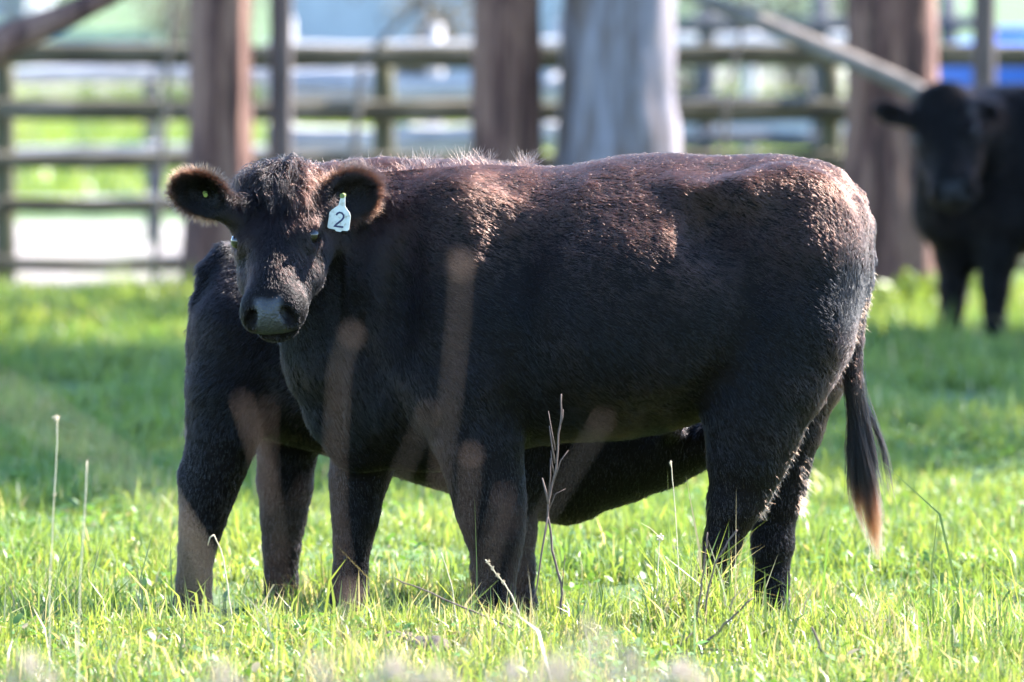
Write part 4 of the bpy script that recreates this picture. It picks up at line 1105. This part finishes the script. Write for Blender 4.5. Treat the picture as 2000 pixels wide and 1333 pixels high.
def trough():
    Y = 112.0; x0, x1 = xAt(95, Y), xAt(300, Y); z0, z1 = 0.0, 0.34
    org = np.array([(x0 + x1) / 2, Y, 0]); root = empty('water_trough', org)
    for nm, c, h_ in (('side', ((x0 + x1) / 2, Y, .18), ((x1 - x0) / 2, .04, .17)), ('side', ((x0 + x1) / 2, Y + .8, .18), ((x1 - x0) / 2, .04, .17)), ('end', (x0 + .04, Y + .4, .17), (.035, .355, .155)), ('end', (x1 - .04, Y + .4, .17), (.035, .355, .155)), ('floor', ((x0 + x1) / 2, Y + .4, .03), ((x1 - x0) / 2 - .08, .355, .02))):
        g_ = Geo(); g_.box(c, h_); g_.build(nm, M['teal'], root, org)
    tag(root, 'low dark teal trough far behind the fence at upper left', 'trough')
trough()

def tank():
    Y = 53.0; c = P(1990, 200, Y); R0 = 0.62; H0 = 1.06
    org = np.array([c[0], Y, 0]); root = empty('water_tank', org)
    V = []; F = []; ns = 36
    prof = [(R0 * .98, 0.0), (R0, .04)]
    for i in range(6):
        z = .04 + i * (H0 - .1) / 6
        prof += [(R0, z + .02), (R0 * 1.03, z + .07), (R0 * 1.03, z + .14), (R0, z + .19)]
    prof += [(R0, H0), (R0 * .8, H0 + .09), (R0 * .3, H0 + .15), (0.02, H0 + .16)]
    for (r_, z) in prof:
        for k in range(ns):
            t = 2 * math.pi * k / ns; V.append((c[0] + r_ * math.cos(t), Y + r_ * math.sin(t), z))
    for i in range(len(prof) - 1):
        for k in range(ns): F.append((i * ns + k, i * ns + (k + 1) % ns, (i + 1) * ns + (k + 1) % ns, (i + 1) * ns + k))
    link_mesh('shell', V, F, M['blue'], root, org, True)
    g_ = Geo(); g_.tube([(c[0], Y, H0 + .13), (c[0], Y, H0 + .2)], 0.2, 18); g_.build('lid', M['blue'], root, org)
    tag(root, 'bright blue ribbed plastic tank behind the fence at the right edge', 'tank')
tank()

# ------------------------------------------------------------------ weeds, stalks and twigs
def stalk(name, pts, Y, r0, r1, material, label, cat='weed', branches=(), heads=(), ground=True, group='dry weeds in the foreground'):
    W = [P(a, b, Y + (c[0] if c else 0)) for a, b, *c in pts]
    if ground:
        e = W[-1]; d = W[-1] - W[-2]
        gx = e[0] + d[0] * 0.15; z0 = float(gz(gx, e[1])) - 0.02
        if e[2] > z0 + 0.02:
            W += [np.array([0.5 * (e[0] + gx), e[1], 0.5 * (e[2] + z0)]), np.array([gx, e[1], z0])]
    org = W[-1].copy()
    root = empty(name, org)
    s = np.linspace(0, len(W) - 1, len(W) * 3); Wi = np.stack([np.interp(s, np.arange(len(W)), np.array(W)[:, k]) for k in range(3)], -1)
    Wi[1:-1] += rng.normal(0, r0 * 0.35, Wi[1:-1].shape)
    g_ = Geo(); g_.tube(Wi, np.linspace(r1, r0, len(Wi)), 7); g_.build('stem', material, root, org, True)
    for bp, br in branches:
        bw = [P(a, b, Y + (c[0] if c else 0)) for a, b, *c in bp]
        g_ = Geo(); g_.tube(bw, np.linspace(br, br * 0.45, len(bw)), 6); g_.build('branch', material, root, org, True)
    for (hx, hy, hr, hl) in heads:
        c = P(hx, hy, Y); g_ = Geo()
        for i in range(26):
            d = norm(rng.normal(0, 1, 3) * np.array([1, 1, 1])); q = c + d * hr * rng.uniform(0.1, 0.9) * np.array([1, 1, hl])
            g_.tube([q, q + d * hr * 0.35], [hr * 0.24, hr * 0.10], 5)
        g_.build('seed_head', material, root, org, True)
    return tag(root, label, cat, group)

# sharp ones at the cow's distance
stalk('weed_stalk', [(1096, 770), (1095, 820), (1090, 870), (1085, 920), (1073, 965), (1070, 1010), (1080, 1080), (1098, 1150), (1095, 1210)], 23.2, 0.0042, 0.0022, M['twig'], 'tall dead branching weed stalk in focus before the cow\'s belly', branches=[
    ([(1085, 880), (1078, 845), (1071, 803)], .0020), ([(1084, 905), (1078, 870), (1073, 832)], .0026), ([(1082, 925), (1078, 905), (1076, 880)], .0020), ([(1080, 945), (1095, 900), (1110, 880)], .0022),
    ([(1072, 985), (1066, 960), (1059, 934)], .0040), ([(1071, 1000), (1085, 965), (1105, 955)], .0016), ([(1072, 970), (1075, 930), (1075, 895)], .0022), ([(1070, 1010), (1058, 1080), (1048, 1150), (1030, 1210)], .0030),
    ([(1095, 830), (1099, 815), (1100, 800)], .0022), ([(1098, 1150), (1101, 1110), (1104, 1085)], .0016)])
stalk('weed_stalk', [(1289, 1046), (1286, 1090), (1283, 1160), (1283, 1215)], 23.0, 0.0020, 0.0014, M['drypale'], 'thin dry stalk with a small brown seed head before the cow\'s hind legs', branches=[([(1289, 1050), (1270, 1032), (1252, 1022)], .0012), ([(1287, 1062), (1296, 1052)], .001)], heads=[(1289, 1050, 0.012, 0.7)])
stalk('weed_stalk', [(1310, 900), (1316, 960), (1322, 1050), (1330, 1200)], 23.0, 0.0015, 0.0011, M['drypale'], 'single straight thin straw standing before the gap between the cow\'s legs', heads=[(1310, 906, 0.005, 1.6)])
stalk('weed_stalk', [(112, 812), (110, 900), (104, 1000), (97, 1150), (97, 1333)], 21.6, 0.0018, 0.0013, M['drypale'], 'thin dry grass stalk with a small head, taller of two at far left', heads=[(110, 816, 0.010, 1.2), (106, 967, 0.005, 1.0)])
stalk('weed_stalk', [(170, 900), (165, 1000), (157, 1120), (150, 1333)], 21.4, 0.0020, 0.0015, M['drypale'], 'thin dry grass stalk, shorter of two at far left')
stalk('weed_stalk', [(418, 1045), (432, 1075), (440, 1110), (452, 1200)], 22.7, 0.0022, 0.0014, M['drypale'], 'bent pale grass stalk beside the calf\'s left hind leg', branches=[([(418, 1045), (410, 1050), (406, 1066)], .002)])
stalk('weed_stalk', [(862, 1080), (872, 1110), (884, 1150), (890, 1210)], 22.8, 0.0018, 0.0010, M['drypale'], 'pale thin straw standing between the cow\'s front legs')
stalk('weed_stalk', [(948, 1093), (965, 1115), (985, 1140), (1000, 1165), (1030, 1240)], 22.8, 0.0020, 0.0014, M['drypale'], 'leaning pale seed spike before the cow\'s near front leg', heads=[(953, 1098, .006, 1.2), (962, 1110, .0065, 1.2), (972, 1124, .0065, 1.2), (983, 1138, .006, 1.2)])
stalk('dead_twig', [(772, 1130), (830, 1155), (900, 1185), (960, 1210), (1010, 1230)], 22.7, 0.0036, 0.0018, M['twig'], 'dead twig lying slanted in the grass below the cow\'s chest', 'twig', ground=True, group='dead twigs in the grass')
stalk('dead_twig', [(1472, 1168), (1430, 1205), (1395, 1240), (1365, 1268), (1320, 1282), (1255, 1298)], 22.5, 0.0060, 0.0024, M['twig'], 'forked dead twig lying in the grass at lower right', 'twig', branches=[
    ([(1365, 1268), (1378, 1295), (1400, 1310), (1450, 1316)], .0032), ([(1365, 1268), (1420, 1270), (1460, 1278), (1475, 1292)], .0026), ([(1320, 1282), (1332, 1258), (1352, 1236)], .003)], group='dead twigs in the grass')
stalk('dead_twig', [(1382, 1040), (1378, 1080), (1372, 1130), (1362, 1200)], 22.8, 0.0026, 0.0018, M['twig'], 'thin upright twig before the cow\'s near hind leg', 'twig', group='dead twigs in the grass')
stalk('dead_twig', [(1440, 1035), (1420, 1062), (1398, 1098), (1380, 1160)], 22.8, 0.0030, 0.0022, M['twig'], 'short slanted twig crossing the cow\'s near hind shin', 'twig', group='dead twigs in the grass')
stalk('dead_twig', [(1585, 1225), (1600, 1262), (1618, 1290), (1600, 1305)], 22.3, 0.006, 0.003, M['twig'], 'small dark dead twig in the grass at lower right', 'twig', group='dead twigs in the grass')

# tall dry weeds far in front of the focus, seen as soft streaks
YN = 12.6
stalk('tall_weed', [(900, 505), (896, 620), (882, 760), (862, 880), (850, 1100), (845, 1400)], YN, 0.0011, 0.0012, M['dry'], 'blurred tall dry stalk with tan head before the cow\'s ribs', heads=[(900, 515, 0.011, 1.8)], group='blurred tall weeds near the camera')
stalk('tall_weed', [(684, 655), (662, 720), (655, 850), (652, 1000), (675, 1150), (690, 1400)], YN, 0.0011, 0.0012, M['dry'], 'blurred tall dry stalk with round head before the cow\'s chest', heads=[(686, 655, 0.008, 1.0)], group='blurred tall weeds near the camera')
stalk('tall_weed', [(1180, 815), (1120, 915), (1055, 1020), (1010, 1120), (980, 1400)], YN, 0.0009, 0.0012, M['dry'], 'blurred slanting dry stalk crossing the calf\'s neck', group='blurred tall weeds near the camera')
stalk('tall_weed', [(918, 885), (914, 960), (905, 1060), (900, 1400)], YN + .4, 0.0010, 0.0012, M['dry'], 'blurred dry stalk with small head before the near front leg', heads=[(918, 890, 0.008, 1.0)], group='blurred tall weeds near the camera')
stalk('tall_weed', [(838, 800), (810, 865), (780, 930), (760, 1050), (750, 1400)], YN + .3, 0.0006, 0.0011, M['dry'], 'blurred short slanting stalk before the cow\'s brisket', group='blurred tall weeds near the camera')
stalk('tall_weed', [(470, 780), (490, 840), (512, 910), (540, 1060), (560, 1400)], YN + .2, 0.0007, 0.0012, M['dry'], 'blurred dry stalk crossing between the calf\'s hind legs', branches=[([(540, 1060), (520, 900), (522, 785)], .0008), ([(545, 1080), (580, 980), (600, 950)], .0008)], group='blurred tall weeds near the camera')
stalk('tall_weed', [(340, 990), (385, 1060), (420, 1150), (450, 1400)], YN, 0.0007, 0.0012, M['dry'], 'blurred slanting stalk crossing the calf\'s left hind shin', group='blurred tall weeds near the camera')
stalk('tall_weed', [(-60, 735), (60, 800), (180, 875), (300, 970), (380, 1100), (420, 1400)], 9.0, 0.0012, 0.0012, M['drypale'], 'faint wide blurred straw sloping across the left side', group='blurred tall weeds near the camera')
stalk('tall_weed', [(690, 1150), (692, 1200), (700, 1400)], 13.0, 0.002, 0.002, M['dry'], 'blurred round dry flower head before the far front foot', heads=[(690, 1160, 0.014, 1.2)], group='blurred tall weeds near the camera')
stalk('tall_weed', [(985, 960), (960, 1060), (930, 1200), (915, 1400)], YN + .2, 0.0006, 0.0011, M['dry'], 'blurred thin stalk before the inner side of the near front leg', branches=[([(940, 1150), (975, 1060), (1005, 1000)], .0008)], group='blurred tall weeds near the camera')
for i, (hx, hy, hr, lb) in enumerate([(1180, 1250, .014, 'pale blurred dry flower cluster at the bottom below the dead weed stalk'), (1090, 1310, .030, 'pale blurred dry flower cluster at the bottom edge, left of the other'), (620, 1310, .022, 'pinkish blurred dry flower cluster at the bottom left of centre')]):
    stalk('tall_weed', [(hx, hy), (hx + 6, hy + 60), (hx + 15, hy + 200)], 12.5, 0.005, 0.004, M['drystem'], lb, heads=[(hx, hy, hr, 1.0), (hx + 40, hy + 45, hr * .8, 1.0)], group='blurred tall weeds near the camera')

def clod(px, py, Y, r0, seed, label):
    c = P(px, py, Y); c[2] = float(gz(c[0], c[1])) + 0.01
    v = Volume(c - r0 * 1.8, c + r0 * 1.8, r0 / 9)
    r = np.random.default_rng(seed)
    for i in range(9):
        v.ell(c + r.normal(0, 0.42, 3) * r0 * np.array([1.2, 0.8, 0.3]), r0 * r.uniform(0.25, 0.6, 3) * np.array([1, 1, .7]), None, r0 * 0.2)
    V, Q = v.mesh(); N = vnormals(V, Q); V = V + N * (r0 * 0.12 * vnoise(V * (3 / r0), seed))[:, None]
    return tag(link_mesh('earth_clod', V, Q, M['soil'], None, c), label, 'clod', 'earth clods in the foreground grass')
M['soil'] = noisy('dark crumbly soil', 40.0, [(0.3, (0.030, 0.022, 0.018)), (0.7, (0.085, 0.062, 0.05))], 0.95, None, 0.6, 0.01)
clod(835, 1290, 22.5, 0.075, 71, 'dark crumbly earth clod at the bottom below the cow\'s chest')
clod(780, 1270, 22.7, 0.05, 72, 'smaller earth clod just left of the larger one at the bottom')

# ------------------------------------------------------------------ scrub and clutter far behind the yards
def bush(px, Y, w, h, seed, label, tone=(0.05, 0.065, 0.035), n_=2600):
    r = np.random.default_rng(seed); X = xAt(px, Y); org = np.array([X, Y, 0.0]); root = empty('shrub', org)
    g_ = Geo()
    tips = []
    for i in range(9):
        d = norm(np.array([r.normal(0, .5), r.normal(0, .5), 1.0])); e = org + d * np.array([w * .8, w * .8, h * .85])
        g_.tube([org, org + (e - org) * .5 + r.normal(0, .05, 3), e], [.03, .02, .008], 6); tips.append(e)
    g_.build('stem', M['greybark'], root, org, True)
    V, F, C, cl = crown_leaves(org + np.array([0, 0, h * .6]), (w, w, h * .42), n_, seed, 0.09)
    C = C / np.array([0.05, 0.085, 0.03]) * np.array(tone)
    k = V[:, 2].reshape(-1, 4).min(1) > 0.02
    V = V.reshape(-1, 4, 3)[k].reshape(-1, 3); C = C.reshape(-1, 4, 3)[k].reshape(-1, 3)
    link_mesh('foliage', V, np.arange(len(V)).reshape(-1, 4), M['leaf'], root, org, False, {'tint': C})['kind'] = 'stuff'
    return tag(root, label, 'shrub', 'scrub behind the yards')
bush(40, 118, 1.6, 1.9, 601, 'dark shrub far behind the fence in the top left corner')
bush(340, 110, 1.0, 1.5, 602, 'brownish shrub behind the thick left trunk', (0.09, 0.065, 0.05))
bush(850, 72, 0.35, 1.5, 603, 'thin brown shrub rising behind the middle boards', (0.10, 0.075, 0.05), 900)
bush(1350, 82, 1.2, 1.6, 604, 'dark shrub behind the stockyard right of the pale trunk', (0.045, 0.05, 0.05))
bush(1570, 88, 1.1, 1.6, 605, 'dark shrub behind the stockyard left of the right tree', (0.05, 0.055, 0.045))
bush(1700, 42.4, 0.13, 0.13, 606, 'small yellow green weed at the foot of the right tree trunk', (0.15, 0.20, 0.03), 260)
bush(1790, 42.6, 0.16, 0.15, 607, 'yellow green weed between the right trunk and the shaded cow\'s legs', (0.15, 0.20, 0.03), 320)
for i, (hx, hy, Y_, hr) in enumerate([(60, 1300, 15.0, .024), (430, 1318, 15.5, .026), (770, 1300, 15.0, .026), (850, 1320, 14.0, .024), (1000, 1306, 15.0, .022), (1150, 1222, 14.5, .014), (1235, 1290, 14.0, .020), (1330, 1310, 15.0, .028)]):
    stalk('dry_flower', [(hx, hy), (hx + 4, hy + 50), (hx + 10, hy + 200)], Y_, 0.004, 0.003, M['drystem'], 'pale blurred dry flower head low at the bottom edge, number %s from the left' % ['one', 'two', 'three', 'four', 'five', 'six', 'seven', 'eight'][i], heads=[(hx, hy, hr, 1.0), (hx - 34, hy + 30, hr * .8, 1.0), (hx + 38, hy + 26, hr * .7, 1.0)], group='pale dry flowers near the camera')
def bare_branch(pts, Y, r0, label):
    W = [P(a, b, Y + c) for a, b, c in pts]
    V, F = bark_tube(W, np.linspace(r0, r0 * 0.45, len(W)), 10, 30, 0.1, 91)
    return tag(link_mesh('bare_branch', V, F, M['limb'], None, W[0]), label, 'branch', 'loose branches along the fence')
bare_branch([(660, 560, .3), (690, 330, .2), (705, 130, 0), (760, 60, 0), (850, -20, 0), (960, -110, .1)], 45.4, 0.022, 'thin bare branch leaning on the fence left of the middle trunk')
bare_branch([(300, 560, .3), (318, 300, .2), (330, 90, 0), (345, -30, 0), (350, -120, 0)], 45.2, 0.018, 'thin bare branch standing against the fence left of the thick trunk')
bare_branch([(1405, 560, .3), (1412, 330, .1), (1420, 180, 0), (1450, 60, 0), (1470, -60, 0)], 45.2, 0.018, 'thin dark branch against the fence right of the pale trunk')
